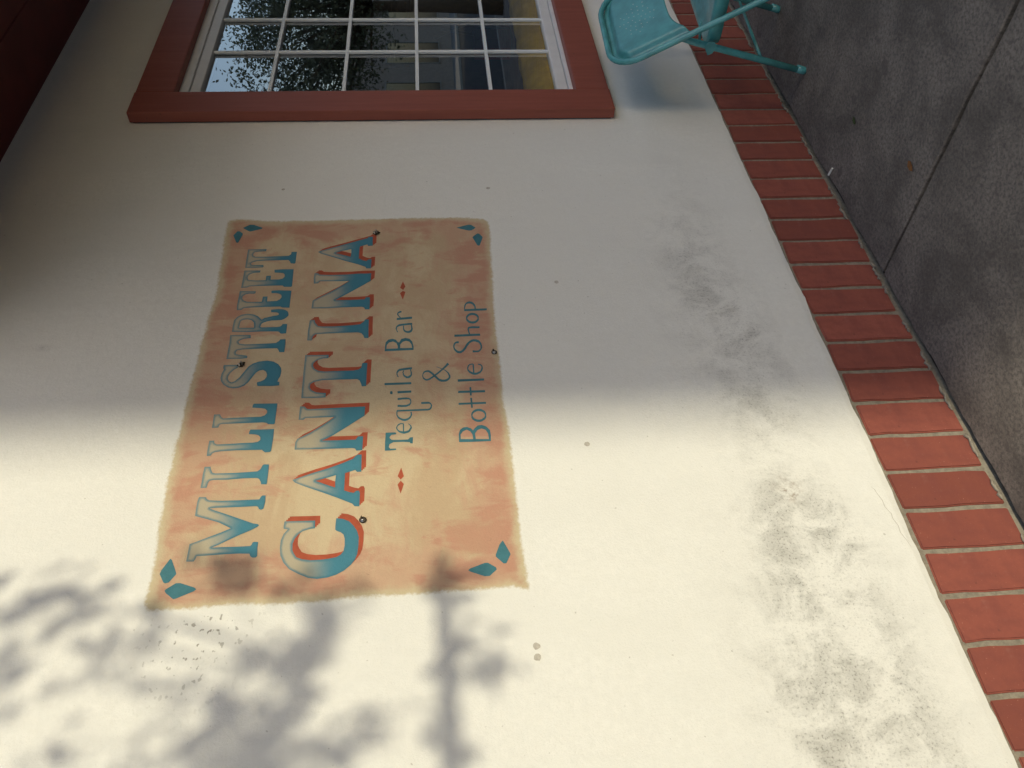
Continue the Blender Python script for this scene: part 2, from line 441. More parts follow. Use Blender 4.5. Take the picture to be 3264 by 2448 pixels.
# outlines of the sign writing, millimetres on the wall face (along, up)
STREET = {
  'M': [[(1202,2065),(1201,2048),(1195,2045),(1191,2039),(1188,2008),(1187,1967),(1187,1925),(1187,1916),(1195,1913),(1198,1910),(1198,1902),(1179,1901),(1168,1902),(1159,1903),(1156,1908),(1158,1914),(1165,1917),(1167,1922),(1167,1964),(1168,2017),(1167,2034),(1162,2024),(1147,1989),(1131,1953),(1118,1924),(1115,1912),(1112,1908),(1107,1912),(1098,1928),(1086,1954),(1073,1979),(1063,1997),(1056,2013),(1056,1990),(1055,1950),(1055,1923),(1058,1920),(1065,1918),(1066,1914),(1065,1905),(1048,1905),(1027,1903),(1023,1906),(1023,1914),(1027,1919),(1034,1922),(1036,1947),(1036,1987),(1035,2026),(1035,2044),(1027,2046),(1021,2049),(1022,2066),(1038,2066),(1069,2066),(1074,2052),(1087,2021),(1097,1996),(1107,1975),(1125,2006),(1136,2035),(1147,2066),(1166,2067),(1191,2067)]],
  'I': [[(1294,2066),(1294,2051),(1286,2049),(1274,2043),(1272,2035),(1271,1992),(1272,1950),(1273,1931),(1279,1924),(1291,1920),(1294,1917),(1293,1904),(1270,1903),(1234,1903),(1231,1904),(1232,1917),(1240,1919),(1249,1924),(1252,1930),(1253,1961),(1251,2003),(1252,2037),(1250,2047),(1242,2050),(1229,2051),(1229,2066),(1246,2066),(1271,2067)]],
  'L1': [[(1378,2067),(1378,2054),(1370,2053),(1365,2046),(1365,2019),(1366,1983),(1366,1954),(1368,1941),(1374,1935),(1383,1936),(1390,1942),(1393,1951),(1395,1967),(1404,1967),(1410,1965),(1409,1937),(1409,1903),(1382,1902),(1337,1903),(1333,1905),(1332,1918),(1337,1924),(1341,1927),(1342,1958),(1343,1994),(1342,2030),(1340,2046),(1337,2053),(1329,2056),(1328,2066),(1346,2067),(1363,2067)]],
  'L2': [[(1467,2068),(1467,2052),(1458,2048),(1452,2042),(1453,2016),(1453,1971),(1453,1944),(1457,1933),(1465,1928),(1473,1928),(1480,1934),(1483,1945),(1486,1969),(1496,1969),(1500,1966),(1499,1939),(1498,1903),(1473,1903),(1428,1903),(1425,1905),(1426,1920),(1431,1926),(1433,1935),(1433,1969),(1433,2014),(1433,2043),(1430,2049),(1421,2050),(1421,2067),(1435,2067)]],
  'S': [[(1648,2068),(1647,2027),(1636,2027),(1628,2037),(1617,2045),(1604,2050),(1593,2049),(1585,2044),(1581,2037),(1585,2029),(1599,2018),(1619,2008),(1639,1998),(1650,1987),(1657,1971),(1660,1948),(1655,1930),(1644,1915),(1629,1906),(1617,1904),(1598,1905),(1585,1910),(1578,1911),(1576,1905),(1563,1905),(1562,1924),(1564,1964),(1572,1967),(1578,1967),(1581,1957),(1587,1948),(1597,1943),(1607,1943),(1617,1947),(1624,1956),(1622,1966),(1615,1974),(1599,1982),(1580,1991),(1567,2001),(1560,2014),(1558,2029),(1562,2044),(1573,2058),(1587,2067),(1599,2070),(1616,2069),(1630,2065),(1637,2068)]],
  'T1': [[(1767,2066),(1765,2007),(1752,2005),(1750,2023),(1745,2034),(1739,2039),(1731,2035),(1727,2019),(1727,1987),(1728,1948),(1729,1931),(1736,1923),(1743,1919),(1743,1904),(1722,1903),(1691,1903),(1691,1917),(1701,1921),(1707,1925),(1708,1952),(1708,1991),(1707,2023),(1704,2038),(1696,2041),(1689,2039),(1686,2029),(1682,2008),(1677,2005),(1672,2007),(1670,2025),(1671,2064),(1695,2064),(1733,2064)]],
  'R': [[(1780,2063),(1806,2064),(1829,2063),(1843,2056),(1852,2044),(1855,2026),(1851,2008),(1843,1995),(1832,1986),(1828,1983),(1829,1981),(1835,1975),(1837,1967),(1842,1952),(1844,1940),(1846,1935),(1850,1934),(1854,1936),(1857,1941),(1858,1951),(1859,1958),(1870,1959),(1871,1950),(1872,1936),(1870,1922),(1865,1914),(1859,1908),(1849,1905),(1842,1905),(1834,1910),(1828,1916),(1824,1923),(1823,1938),(1823,1953),(1820,1965),(1816,1974),(1812,1980),(1806,1982),(1797,1983),(1795,1979),(1795,1957),(1795,1932),(1797,1925),(1801,1921),(1807,1919),(1806,1905),(1791,1905),(1767,1905),(1766,1918),(1768,1922),(1774,1926),(1776,1930),(1777,1950),(1778,1979),(1777,2019),(1779,2052)],[(1796,2045),(1813,2044),(1825,2043),(1830,2035),(1831,2024),(1827,2012),(1817,2004),(1805,2002),(1795,2001)]],
  'E1': [[(1957,2063),(1954,2014),(1947,2014),(1943,2017),(1944,2032),(1941,2044),(1933,2051),(1922,2051),(1913,2045),(1908,2035),(1906,2014),(1906,1991),(1929,1990),(1929,1976),(1907,1975),(1908,1947),(1914,1938),(1924,1933),(1934,1935),(1940,1942),(1943,1953),(1943,1965),(1950,1967),(1955,1966),(1956,1944),(1953,1906),(1876,1905),(1878,1927),(1882,1933),(1883,1978),(1882,2018),(1880,2041),(1875,2046),(1872,2048),(1872,2061),(1888,2063),(1926,2063)]],
  'E2': [[(2052,2061),(2051,2011),(2041,2011),(2040,2029),(2035,2041),(2027,2046),(2017,2047),(2007,2043),(2004,2021),(2004,1990),(2024,1990),(2025,1976),(2006,1975),(2006,1949),(2010,1938),(2018,1933),(2029,1934),(2035,1939),(2037,1948),(2039,1966),(2052,1968),(2054,1943),(2053,1908),(2017,1907),(1973,1906),(1970,1909),(1971,1931),(1977,1935),(1978,1967),(1978,2008),(1977,2036),(1972,2043),(1971,2061),(2002,2061)]],
  'T2': [[(2155,2062),(2155,2003),(2144,2004),(2143,2027),(2140,2040),(2131,2043),(2122,2041),(2118,2034),(2117,2003),(2118,1960),(2119,1930),(2126,1923),(2138,1922),(2138,1905),(2119,1905),(2084,1905),(2079,1908),(2082,1920),(2091,1923),(2098,1929),(2098,1958),(2098,2000),(2096,2027),(2091,2040),(2086,2045),(2078,2041),(2077,2006),(2071,2003),(2065,2005),(2064,2029),(2065,2060),(2086,2061),(2125,2062)]],
}
CANTINA = {
  'C': [[(1119,1848),(1117,1774),(1095,1773),(1094,1785),(1089,1801),(1081,1811),(1069,1819),(1055,1823),(1038,1822),(1029,1818),(1018,1811),(1012,1798),(1008,1778),(1008,1752),(1010,1732),(1013,1717),(1019,1707),(1028,1701),(1043,1699),(1062,1700),(1073,1703),(1080,1710),(1085,1721),(1089,1724),(1106,1724),(1121,1723),(1118,1707),(1110,1691),(1097,1680),(1082,1671),(1065,1666),(1040,1666),(1018,1668),(1003,1673),(990,1682),(976,1697),(966,1715),(960,1735),(958,1759),(962,1780),(973,1802),(987,1825),(1005,1840),(1025,1849),(1045,1852),(1066,1852),(1083,1847),(1096,1838),(1098,1848),(1104,1849)]],
  'A1': [[(1241,1840),(1245,1830),(1258,1796),(1272,1753),(1286,1718),(1300,1689),(1308,1684),(1312,1678),(1312,1668),(1257,1667),(1257,1678),(1263,1683),(1255,1708),(1229,1708),(1202,1708),(1196,1695),(1193,1684),(1199,1678),(1199,1671),(1192,1668),(1153,1668),(1152,1671),(1153,1680),(1161,1686),(1167,1698),(1182,1727),(1199,1763),(1219,1807),(1233,1834)],[(1235,1782),(1242,1757),(1250,1731),(1232,1732),(1212,1731),(1220,1750)]],
  'N1': [[(1484,1841),(1483,1829),(1474,1821),(1473,1812),(1474,1750),(1475,1697),(1475,1664),(1442,1665),(1425,1687),(1402,1716),(1380,1745),(1369,1762),(1363,1775),(1362,1729),(1362,1686),(1372,1680),(1372,1666),(1326,1667),(1325,1682),(1332,1686),(1334,1692),(1335,1743),(1336,1801),(1337,1843),(1361,1843),(1372,1839),(1392,1806),(1414,1777),(1432,1756),(1442,1745),(1442,1779),(1442,1823),(1436,1828),(1437,1841),(1461,1841)]],
  'T': [[(1676,1842),(1674,1775),(1661,1775),(1661,1790),(1655,1806),(1644,1816),(1633,1817),(1622,1812),(1613,1800),(1610,1784),(1610,1742),(1610,1702),(1613,1688),(1620,1680),(1636,1678),(1638,1675),(1637,1663),(1593,1664),(1549,1664),(1548,1676),(1560,1679),(1571,1683),(1576,1690),(1577,1741),(1577,1788),(1571,1810),(1564,1819),(1552,1820),(1541,1814),(1533,1801),(1530,1786),(1529,1774),(1513,1774),(1512,1807),(1513,1840),(1547,1841),(1617,1842)]],
  'I': [[(1819,1840),(1820,1826),(1808,1823),(1794,1814),(1791,1802),(1790,1763),(1793,1713),(1796,1690),(1806,1680),(1816,1675),(1815,1664),(1777,1664),(1737,1663),(1737,1675),(1749,1679),(1758,1685),(1762,1695),(1762,1745),(1761,1795),(1759,1819),(1751,1826),(1734,1828),(1735,1841),(1773,1842)]],
  'N2': [[(2031,1841),(2031,1831),(2024,1824),(2021,1794),(2021,1741),(2024,1705),(2024,1663),(1988,1664),(1963,1694),(1936,1728),(1904,1770),(1903,1727),(1905,1680),(1913,1677),(1913,1664),(1887,1663),(1859,1664),(1859,1677),(1867,1680),(1871,1687),(1871,1751),(1869,1802),(1870,1839),(1905,1838),(1928,1806),(1953,1772),(1976,1746),(1990,1730),(1991,1775),(1992,1822),(1983,1827),(1982,1840),(2009,1842)]],
  'A2': [[(2135,1838),(2142,1825),(2165,1766),(2187,1712),(2200,1680),(2206,1677),(2207,1663),(2160,1662),(2159,1677),(2167,1680),(2156,1704),(2126,1705),(2098,1705),(2089,1693),(2084,1680),(2091,1675),(2092,1664),(2047,1665),(2048,1680),(2055,1682),(2069,1707),(2085,1744),(2108,1790),(2126,1828)],[(2127,1782),(2137,1761),(2145,1731),(2127,1730),(2107,1732),(2117,1756)]],
}
SMALL = {
  'T': [[(1381,1607),(1381,1582),(1378,1578),(1374,1580),(1373,1591),(1367,1596),(1362,1596),(1356,1590),(1355,1571),(1355,1547),(1362,1542),(1362,1534),(1341,1535),(1342,1541),(1346,1543),(1348,1563),(1348,1586),(1342,1596),(1333,1598),(1327,1594),(1327,1579),(1322,1578),(1321,1593),(1321,1608),(1346,1608)]],
  'Bb': [[(1681,1615),(1704,1614),(1718,1612),(1728,1605),(1731,1593),(1727,1583),(1717,1577),(1715,1573),(1729,1567),(1733,1555),(1729,1543),(1717,1535),(1698,1531),(1683,1531),(1682,1573)],[(1691,1610),(1706,1609),(1716,1603),(1720,1591),(1713,1581),(1700,1577),(1691,1577)],[(1692,1570),(1707,1570),(1717,1563),(1721,1553),(1717,1543),(1705,1537),(1691,1535)]],
  'Bo': [[(1339,1412),(1366,1412),(1380,1408),(1388,1399),(1389,1388),(1384,1378),(1376,1373),(1384,1368),(1393,1359),(1394,1348),(1388,1336),(1375,1327),(1358,1326),(1338,1327),(1338,1375)],[(1349,1407),(1364,1407),(1374,1401),(1380,1390),(1373,1380),(1362,1375),(1347,1374)],[(1347,1367),(1366,1368),(1377,1361),(1382,1350),(1377,1339),(1364,1333),(1345,1332)]],
}
DIAMOND = {
  '0': [[(1032,2104),(1029,2100),(1001,2087),(991,2083),(970,2096),(968,2104),(971,2109),(993,2121),(1003,2119)]],
  '1': [[(949,2102),(953,2100),(967,2080),(967,2070),(954,2037),(949,2031),(944,2036),(928,2073),(927,2079),(943,2098)]],
  '2': [[(1034,1319),(1032,1317),(1009,1307),(996,1302),(972,1314),(972,1321),(991,1338),(996,1338),(1023,1327)]],
  '3': [[(959,1406),(963,1402),(976,1366),(976,1358),(963,1340),(957,1338),(941,1356),(941,1368),(955,1401)]],
  '4': [[(2245,1384),(2257,1353),(2260,1342),(2259,1334),(2243,1319),(2229,1334),(2228,1343),(2239,1372)]],
  '5': [[(2193,1333),(2203,1325),(2212,1315),(2211,1310),(2192,1298),(2149,1311),(2148,1315),(2151,1319)]],
  '6': [[(2267,2093),(2284,2072),(2283,2060),(2266,2028),(2260,2031),(2247,2067),(2252,2075)]],
  '7': [[(2229,2119),(2250,2109),(2250,2101),(2239,2090),(2232,2089),(2192,2098),(2190,2102),(2193,2105)]],
}
RED_DIAMOND = {
  '0': [[(1265,1565),(1237,1558),(1227,1566),(1238,1574)]],
  '1': [[(1224,1566),(1213,1558),(1184,1566),(1212,1574)]],
  '2': [[(1982,1563),(1958,1555),(1942,1562),(1953,1572)]],
  '3': [[(1938,1563),(1933,1555),(1898,1563),(1928,1572)]],
}
STROKES = {
  'e': [([(1408,1561),(1383,1561)],[(1408,1558),(1383,1558)]),([(1411,1559),(1411,1561),(1411,1564),(1412,1566),(1411,1569),(1410,1571),(1409,1573),(1407,1575),(1405,1576),(1403,1577),(1401,1578),(1399,1579),(1396,1579),(1393,1579),(1391,1578),(1388,1577),(1386,1575),(1384,1574),(1381,1572),(1380,1570),(1378,1567),(1377,1565),(1376,1562),(1375,1559),(1375,1556),(1376,1553),(1377,1550),(1378,1546),(1380,1544),(1383,1541),(1387,1540),(1390,1538),(1393,1537),(1396,1537),(1399,1538),(1401,1538),(1403,1540),(1405,1541),(1407,1543),(1408,1545),(1410,1546)],[(1407,1559),(1407,1561),(1408,1564),(1408,1566),(1407,1568),(1407,1569),(1405,1571),(1404,1573),(1402,1574),(1401,1575),(1399,1576),(1398,1576),(1396,1576),(1394,1576),(1392,1575),(1390,1574),(1389,1573),(1387,1571),(1386,1570),(1385,1568),(1384,1566),(1384,1564),(1383,1561),(1383,1559),(1383,1556),(1383,1554),(1384,1551),(1385,1549),(1386,1547),(1387,1545),(1390,1544),(1393,1542),(1395,1541),(1396,1541),(1398,1541),(1399,1541),(1401,1542),(1403,1543),(1405,1544),(1406,1546),(1408,1547)])],
  'q': [([(1449,1541),(1447,1541),(1444,1540),(1442,1540),(1440,1540),(1438,1541),(1436,1541),(1434,1542),(1432,1544),(1430,1546),(1428,1548),(1427,1551),(1426,1553),(1426,1556),(1426,1559),(1427,1562),(1428,1564),(1429,1567),(1431,1569),(1433,1571),(1435,1573),(1437,1574),(1439,1575),(1441,1576),(1444,1576),(1446,1576),(1448,1576),(1450,1576),(1453,1575)],[(1450,1537),(1447,1537),(1445,1537),(1442,1536),(1439,1536),(1436,1537),(1433,1538),(1430,1539),(1427,1541),(1425,1543),(1422,1546),(1420,1549),(1419,1552),(1418,1556),(1419,1560),(1420,1563),(1422,1566),(1424,1569),(1426,1572),(1429,1574),(1432,1576),(1435,1577),(1438,1578),(1440,1579),(1443,1579),(1446,1579),(1449,1579),(1451,1579),(1454,1579)]),([(1452,1578),(1452,1568),(1452,1558),(1452,1548),(1452,1537),(1452,1526),(1452,1514),(1452,1502),(1452,1494),(1453,1489),(1454,1487),(1456,1485),(1457,1485),(1459,1483),(1462,1482),(1465,1482),(1468,1481),(1470,1481),(1473,1482),(1476,1483),(1478,1484),(1479,1485),(1481,1487),(1482,1489),(1483,1492),(1483,1496),(1483,1501),(1483,1506),(1483,1511)],[(1458,1578),(1458,1568),(1458,1558),(1458,1548),(1458,1538),(1458,1526),(1458,1514),(1458,1503),(1458,1494),(1459,1490),(1459,1489),(1459,1489),(1461,1488),(1462,1487),(1464,1486),(1466,1485),(1468,1485),(1470,1485),(1472,1485),(1473,1486),(1474,1486),(1475,1487),(1476,1488),(1476,1490),(1476,1492),(1476,1496),(1476,1501),(1476,1506),(1476,1511)])],
  'u': [([(1469,1576),(1469,1570),(1468,1564),(1468,1558),(1468,1553),(1469,1549),(1471,1546),(1472,1543),(1475,1541),(1477,1540),(1480,1539),(1483,1538),(1486,1538),(1489,1538),(1491,1539),(1494,1539),(1497,1541),(1499,1543),(1500,1545),(1501,1548),(1502,1551),(1502,1557),(1502,1563),(1501,1570),(1501,1576)],[(1476,1576),(1476,1570),(1475,1564),(1475,1558),(1475,1553),(1476,1550),(1477,1548),(1478,1546),(1479,1544),(1481,1543),(1482,1542),(1484,1541),(1486,1541),(1488,1541),(1490,1542),(1492,1542),(1493,1543),(1494,1544),(1495,1546),(1495,1548),(1495,1551),(1495,1556),(1495,1563),(1494,1569),(1494,1576)])],
  'i': [([(1518,1576),(1519,1538)],[(1526,1577),(1527,1538)]),([(1518,1597),(1518,1597),(1517,1596),(1517,1596),(1516,1595),(1516,1595),(1516,1595),(1516,1594),(1516,1594),(1516,1593),(1516,1593),(1516,1592),(1516,1592),(1516,1591),(1517,1591),(1517,1590),(1518,1590)],[(1525,1597),(1525,1597),(1526,1597),(1526,1596),(1526,1596),(1527,1595),(1527,1595),(1527,1594),(1527,1594),(1527,1593),(1527,1593),(1526,1592),(1526,1592),(1526,1591),(1525,1591),(1525,1590),(1524,1590)])],
  'l': [([(1550,1613),(1550,1538)],[(1558,1613),(1558,1538)])],
  'a': [([(1615,1536),(1614,1545),(1613,1554),(1612,1562),(1611,1568),(1610,1572),(1608,1574),(1607,1576),(1605,1577),(1603,1578),(1600,1579),(1598,1580),(1595,1580),(1592,1580),(1589,1580),(1586,1579),(1584,1578),(1582,1578),(1580,1577),(1579,1576),(1578,1575)],[(1607,1536),(1606,1544),(1605,1553),(1604,1561),(1603,1567),(1602,1570),(1602,1572),(1602,1572),(1600,1573),(1599,1574),(1597,1575),(1596,1576),(1594,1577),(1592,1577),(1590,1577),(1587,1576),(1585,1576),(1584,1575),(1583,1575),(1581,1574),(1580,1573)]),([(1604,1561),(1602,1561),(1600,1562),(1597,1563),(1594,1563),(1591,1562),(1588,1562),(1585,1561),(1582,1560),(1579,1558),(1577,1555),(1574,1553),(1573,1550),(1573,1548),(1573,1545),(1575,1542),(1577,1540),(1579,1539),(1582,1537),(1585,1536),(1589,1536),(1593,1536),(1598,1537),(1602,1538),(1607,1539)],[(1603,1558),(1600,1559),(1598,1559),(1597,1560),(1595,1560),(1592,1559),(1590,1559),(1587,1558),(1585,1556),(1584,1555),(1582,1553),(1581,1551),(1580,1549),(1580,1548),(1581,1546),(1582,1545),(1583,1544),(1584,1542),(1585,1541),(1587,1540),(1589,1540),(1593,1540),(1597,1540),(1602,1541),(1606,1541)])],
  'a2': [([(1795,1535),(1795,1544),(1794,1553),(1793,1562),(1792,1569),(1791,1574),(1789,1577),(1787,1579),(1785,1580),(1783,1582),(1780,1583),(1777,1583),(1774,1584),(1772,1584),(1769,1583),(1766,1582),(1764,1581),(1762,1581),(1760,1580),(1758,1579),(1757,1578)],[(1787,1534),(1787,1543),(1786,1553),(1785,1561),(1784,1568),(1783,1572),(1782,1574),(1781,1576),(1780,1577),(1779,1579),(1777,1579),(1776,1580),(1774,1580),(1772,1580),(1770,1580),(1767,1580),(1765,1579),(1763,1578),(1762,1578),(1760,1577),(1758,1576)]),([(1784,1562),(1780,1562),(1777,1562),(1773,1562),(1769,1562),(1766,1561),(1762,1560),(1759,1558),(1757,1556),(1755,1554),(1754,1551),(1753,1547),(1753,1545),(1754,1542),(1755,1539),(1757,1537),(1760,1535),(1764,1534),(1768,1533),(1772,1533),(1776,1534),(1779,1534),(1783,1535),(1786,1536),(1788,1537)],[(1784,1559),(1780,1559),(1776,1559),(1773,1559),(1770,1558),(1768,1558),(1766,1556),(1764,1555),(1763,1554),(1762,1552),(1761,1550),(1761,1547),(1761,1545),(1762,1544),(1763,1542),(1764,1541),(1765,1540),(1767,1539),(1769,1538),(1773,1538),(1776,1538),(1778,1538),(1781,1538),(1784,1539),(1787,1539)])],
  'r': [([(1809,1581),(1813,1535)],[(1818,1581),(1822,1535)]),([(1818,1568),(1822,1570),(1826,1573),(1829,1575),(1832,1576),(1834,1576),(1836,1576),(1838,1576),(1839,1575),(1839,1574),(1840,1572),(1841,1569),(1842,1566)],[(1816,1570),(1819,1572),(1823,1575),(1826,1577),(1830,1579),(1833,1580),(1837,1580),(1840,1579),(1843,1578),(1845,1576),(1847,1573),(1848,1570),(1849,1568)])],
  'and': [([(1628,1434),(1623,1437),(1618,1440),(1613,1444),(1608,1448),(1602,1453),(1595,1460),(1588,1467),(1583,1472),(1579,1477),(1576,1480),(1574,1483),(1572,1485),(1570,1488),(1569,1490),(1568,1492),(1567,1494),(1568,1496),(1569,1498),(1570,1500),(1572,1501),(1574,1503),(1576,1504),(1579,1504),(1582,1505),(1585,1504),(1588,1503),(1590,1502),(1592,1500),(1593,1498),(1594,1496),(1594,1493),(1594,1491),(1594,1490),(1593,1488),(1591,1486),(1589,1484),(1586,1481),(1582,1478),(1578,1475),(1573,1472),(1570,1469),(1566,1466),(1562,1463),(1559,1460),(1557,1457),(1555,1453),(1555,1449),(1555,1446),(1555,1442),(1556,1439),(1558,1436),(1560,1433),(1563,1431),(1566,1429),(1570,1427),(1574,1427),(1578,1427),(1582,1429),(1586,1430),(1590,1432),(1593,1435),(1596,1437),(1599,1440),(1602,1444),(1605,1449),(1608,1454),(1611,1460),(1614,1465)],[(1621,1429),(1617,1433),(1613,1436),(1608,1440),(1603,1445),(1597,1451),(1590,1457),(1583,1464),(1578,1470),(1574,1474),(1571,1477),(1569,1480),(1566,1483),(1564,1486),(1563,1488),(1562,1491),(1561,1494),(1562,1497),(1564,1500),(1566,1502),(1568,1504),(1572,1506),(1575,1506),(1579,1507),(1582,1507),(1586,1506),(1589,1506),(1593,1504),(1596,1503),(1598,1500),(1600,1497),(1601,1494),(1601,1491),(1601,1488),(1599,1485),(1597,1483),(1595,1481),(1591,1477),(1587,1474),(1583,1471),(1579,1468),(1575,1465),(1571,1462),(1568,1460),(1566,1457),(1565,1455),(1564,1452),(1563,1449),(1563,1446),(1563,1443),(1564,1441),(1565,1438),(1567,1436),(1568,1435),(1570,1433),(1572,1432),(1574,1432),(1577,1432),(1580,1433),(1584,1434),(1587,1435),(1590,1437),(1593,1439),(1597,1442),(1600,1445),(1603,1450),(1606,1455),(1609,1460),(1612,1466)])],
  'o': [([(1427,1337),(1426,1338),(1425,1338),(1423,1339),(1422,1339),(1421,1340),(1420,1340),(1419,1341),(1419,1342),(1418,1343),(1417,1344),(1416,1345),(1416,1346),(1415,1347),(1414,1348),(1414,1349),(1414,1350),(1413,1352),(1413,1353),(1413,1354),(1413,1355),(1413,1357),(1414,1358),(1414,1359),(1414,1360),(1415,1362),(1415,1363),(1416,1364),(1417,1365),(1417,1366),(1418,1367),(1419,1368),(1420,1368),(1421,1369),(1422,1370),(1423,1370),(1424,1371),(1425,1371),(1426,1371),(1428,1372),(1429,1372),(1430,1371),(1431,1371),(1432,1371),(1434,1370),(1435,1370),(1436,1369),(1437,1368),(1437,1367),(1438,1367),(1439,1366),(1440,1365),(1440,1364),(1441,1362),(1442,1361),(1442,1360),(1442,1359),(1443,1358),(1443,1356),(1443,1355),(1443,1354),(1443,1352),(1442,1351),(1442,1350),(1442,1349),(1441,1348),(1441,1346),(1440,1345),(1440,1344),(1439,1343),(1438,1342),(1437,1341),(1436,1341),(1435,1340),(1434,1339),(1433,1339),(1432,1338),(1431,1338),(1430,1338),(1428,1338),(1427,1337)],[(1427,1334),(1425,1334),(1424,1334),(1422,1334),(1420,1335),(1418,1335),(1417,1336),(1415,1337),(1414,1338),(1412,1339),(1411,1340),(1410,1342),(1409,1343),(1408,1345),(1407,1346),(1406,1348),(1406,1349),(1405,1351),(1405,1353),(1405,1354),(1405,1356),(1405,1358),(1405,1359),(1406,1361),(1406,1362),(1407,1364),(1408,1365),(1409,1367),(1410,1368),(1411,1369),(1413,1371),(1414,1372),(1415,1373),(1417,1373),(1419,1374),(1420,1375),(1422,1375),(1424,1375),(1426,1375),(1427,1375),(1429,1375),(1431,1375),(1433,1375),(1434,1375),(1436,1374),(1438,1374),(1439,1373),(1441,1372),(1442,1371),(1444,1370),(1445,1369),(1446,1368),(1447,1366),(1448,1365),(1449,1363),(1450,1362),(1450,1360),(1451,1358),(1451,1357),(1451,1355),(1451,1353),(1451,1352),(1451,1350),(1450,1348),(1450,1347),(1449,1345),(1448,1344),(1447,1342),(1446,1341),(1445,1340),(1444,1338),(1442,1337),(1441,1336),(1439,1336),(1437,1335),(1436,1334),(1434,1334),(1432,1334),(1430,1334),(1429,1334),(1427,1334)])],
  't': [([(1468,1408),(1468,1332)],[(1475,1408),(1475,1332)]),([(1491,1375),(1455,1374)],[(1492,1370),(1456,1369)])],
  't2': [([(1511,1408),(1510,1332)],[(1519,1407),(1518,1332)]),([(1531,1375),(1500,1375)],[(1531,1370),(1500,1370)])],
  'l2': [([(1553,1407),(1554,1332)],[(1562,1407),(1562,1332)])],
  'e2': [([(1619,1362),(1584,1362)],[(1619,1358),(1584,1358)]),([(1622,1361),(1621,1364),(1620,1366),(1620,1369),(1618,1372),(1616,1374),(1613,1376),(1609,1377),(1606,1378),(1603,1378),(1599,1378),(1596,1378),(1593,1377),(1590,1375),(1587,1374),(1584,1371),(1582,1369),(1580,1366),(1578,1363),(1577,1359),(1577,1355),(1577,1352),(1579,1348),(1581,1345),(1583,1341),(1587,1339),(1590,1336),(1594,1335),(1598,1333),(1602,1333),(1607,1333),(1611,1334),(1614,1335),(1616,1337),(1618,1340),(1619,1343),(1619,1346)],[(1618,1361),(1617,1363),(1616,1366),(1616,1368),(1614,1370),(1613,1371),(1610,1373),(1607,1374),(1605,1374),(1603,1375),(1600,1375),(1598,1374),(1596,1373),(1594,1372),(1592,1370),(1590,1368),(1589,1366),(1587,1364),(1586,1361),(1585,1358),(1585,1355),(1585,1353),(1586,1350),(1588,1347),(1589,1344),(1591,1342),(1594,1340),(1597,1339),(1600,1338),(1603,1337),(1606,1337),(1609,1337),(1611,1338),(1612,1339),(1614,1341),(1615,1344),(1616,1347)])],
  'S': [([(1713,1398),(1712,1401),(1712,1403),(1711,1406),(1709,1409),(1706,1411),(1703,1413),(1699,1414),(1695,1415),(1691,1415),(1687,1415),(1682,1414),(1678,1413),(1674,1411),(1671,1409),(1668,1407),(1665,1404),(1664,1402),(1663,1398),(1663,1395),(1664,1392),(1667,1389),(1669,1386),(1673,1383),(1677,1380),(1682,1377),(1687,1375),(1693,1372),(1697,1369),(1701,1367),(1704,1364),(1706,1361),(1708,1358),(1709,1356),(1709,1353),(1709,1351),(1708,1348),(1707,1346),(1706,1344),(1705,1342),(1704,1340),(1701,1338),(1698,1337),(1695,1336),(1692,1335),(1688,1335),(1685,1335),(1682,1335),(1679,1336),(1677,1338),(1675,1339),(1673,1341),(1672,1344),(1672,1347),(1672,1350),(1673,1355),(1674,1359)],[(1704,1398),(1704,1400),(1704,1403),(1704,1405),(1703,1406),(1702,1408),(1700,1409),(1697,1410),(1694,1411),(1691,1411),(1688,1411),(1684,1410),(1681,1409),(1679,1407),(1676,1405),(1675,1403),(1673,1402),(1673,1400),(1672,1398),(1672,1396),(1673,1394),(1674,1392),(1676,1390),(1679,1387),(1683,1385),(1687,1382),(1692,1380),(1698,1377),(1703,1374),(1707,1371),(1711,1367),(1714,1364),(1717,1360),(1718,1357),(1719,1353),(1718,1350),(1718,1347),(1717,1344),(1715,1341),(1713,1338),(1710,1336),(1706,1334),(1702,1332),(1697,1331),(1693,1330),(1689,1330),(1684,1330),(1680,1331),(1676,1333),(1673,1334),(1670,1337),(1667,1339),(1665,1343),(1665,1347),(1665,1351),(1665,1355),(1665,1359)])],
  'h': [([(1731,1410),(1732,1333)],[(1740,1410),(1741,1333)]),([(1740,1363),(1744,1363),(1747,1364),(1750,1364),(1753,1365),(1756,1365),(1759,1365),(1761,1365),(1763,1364),(1764,1364),(1764,1364),(1764,1364),(1764,1361),(1764,1356),(1764,1349),(1764,1341),(1764,1333)],[(1739,1366),(1742,1367),(1746,1368),(1749,1368),(1752,1369),(1755,1369),(1758,1370),(1761,1370),(1764,1369),(1767,1369),(1769,1368),(1771,1365),(1772,1362),(1773,1356),(1773,1349),(1772,1340),(1772,1333)])],
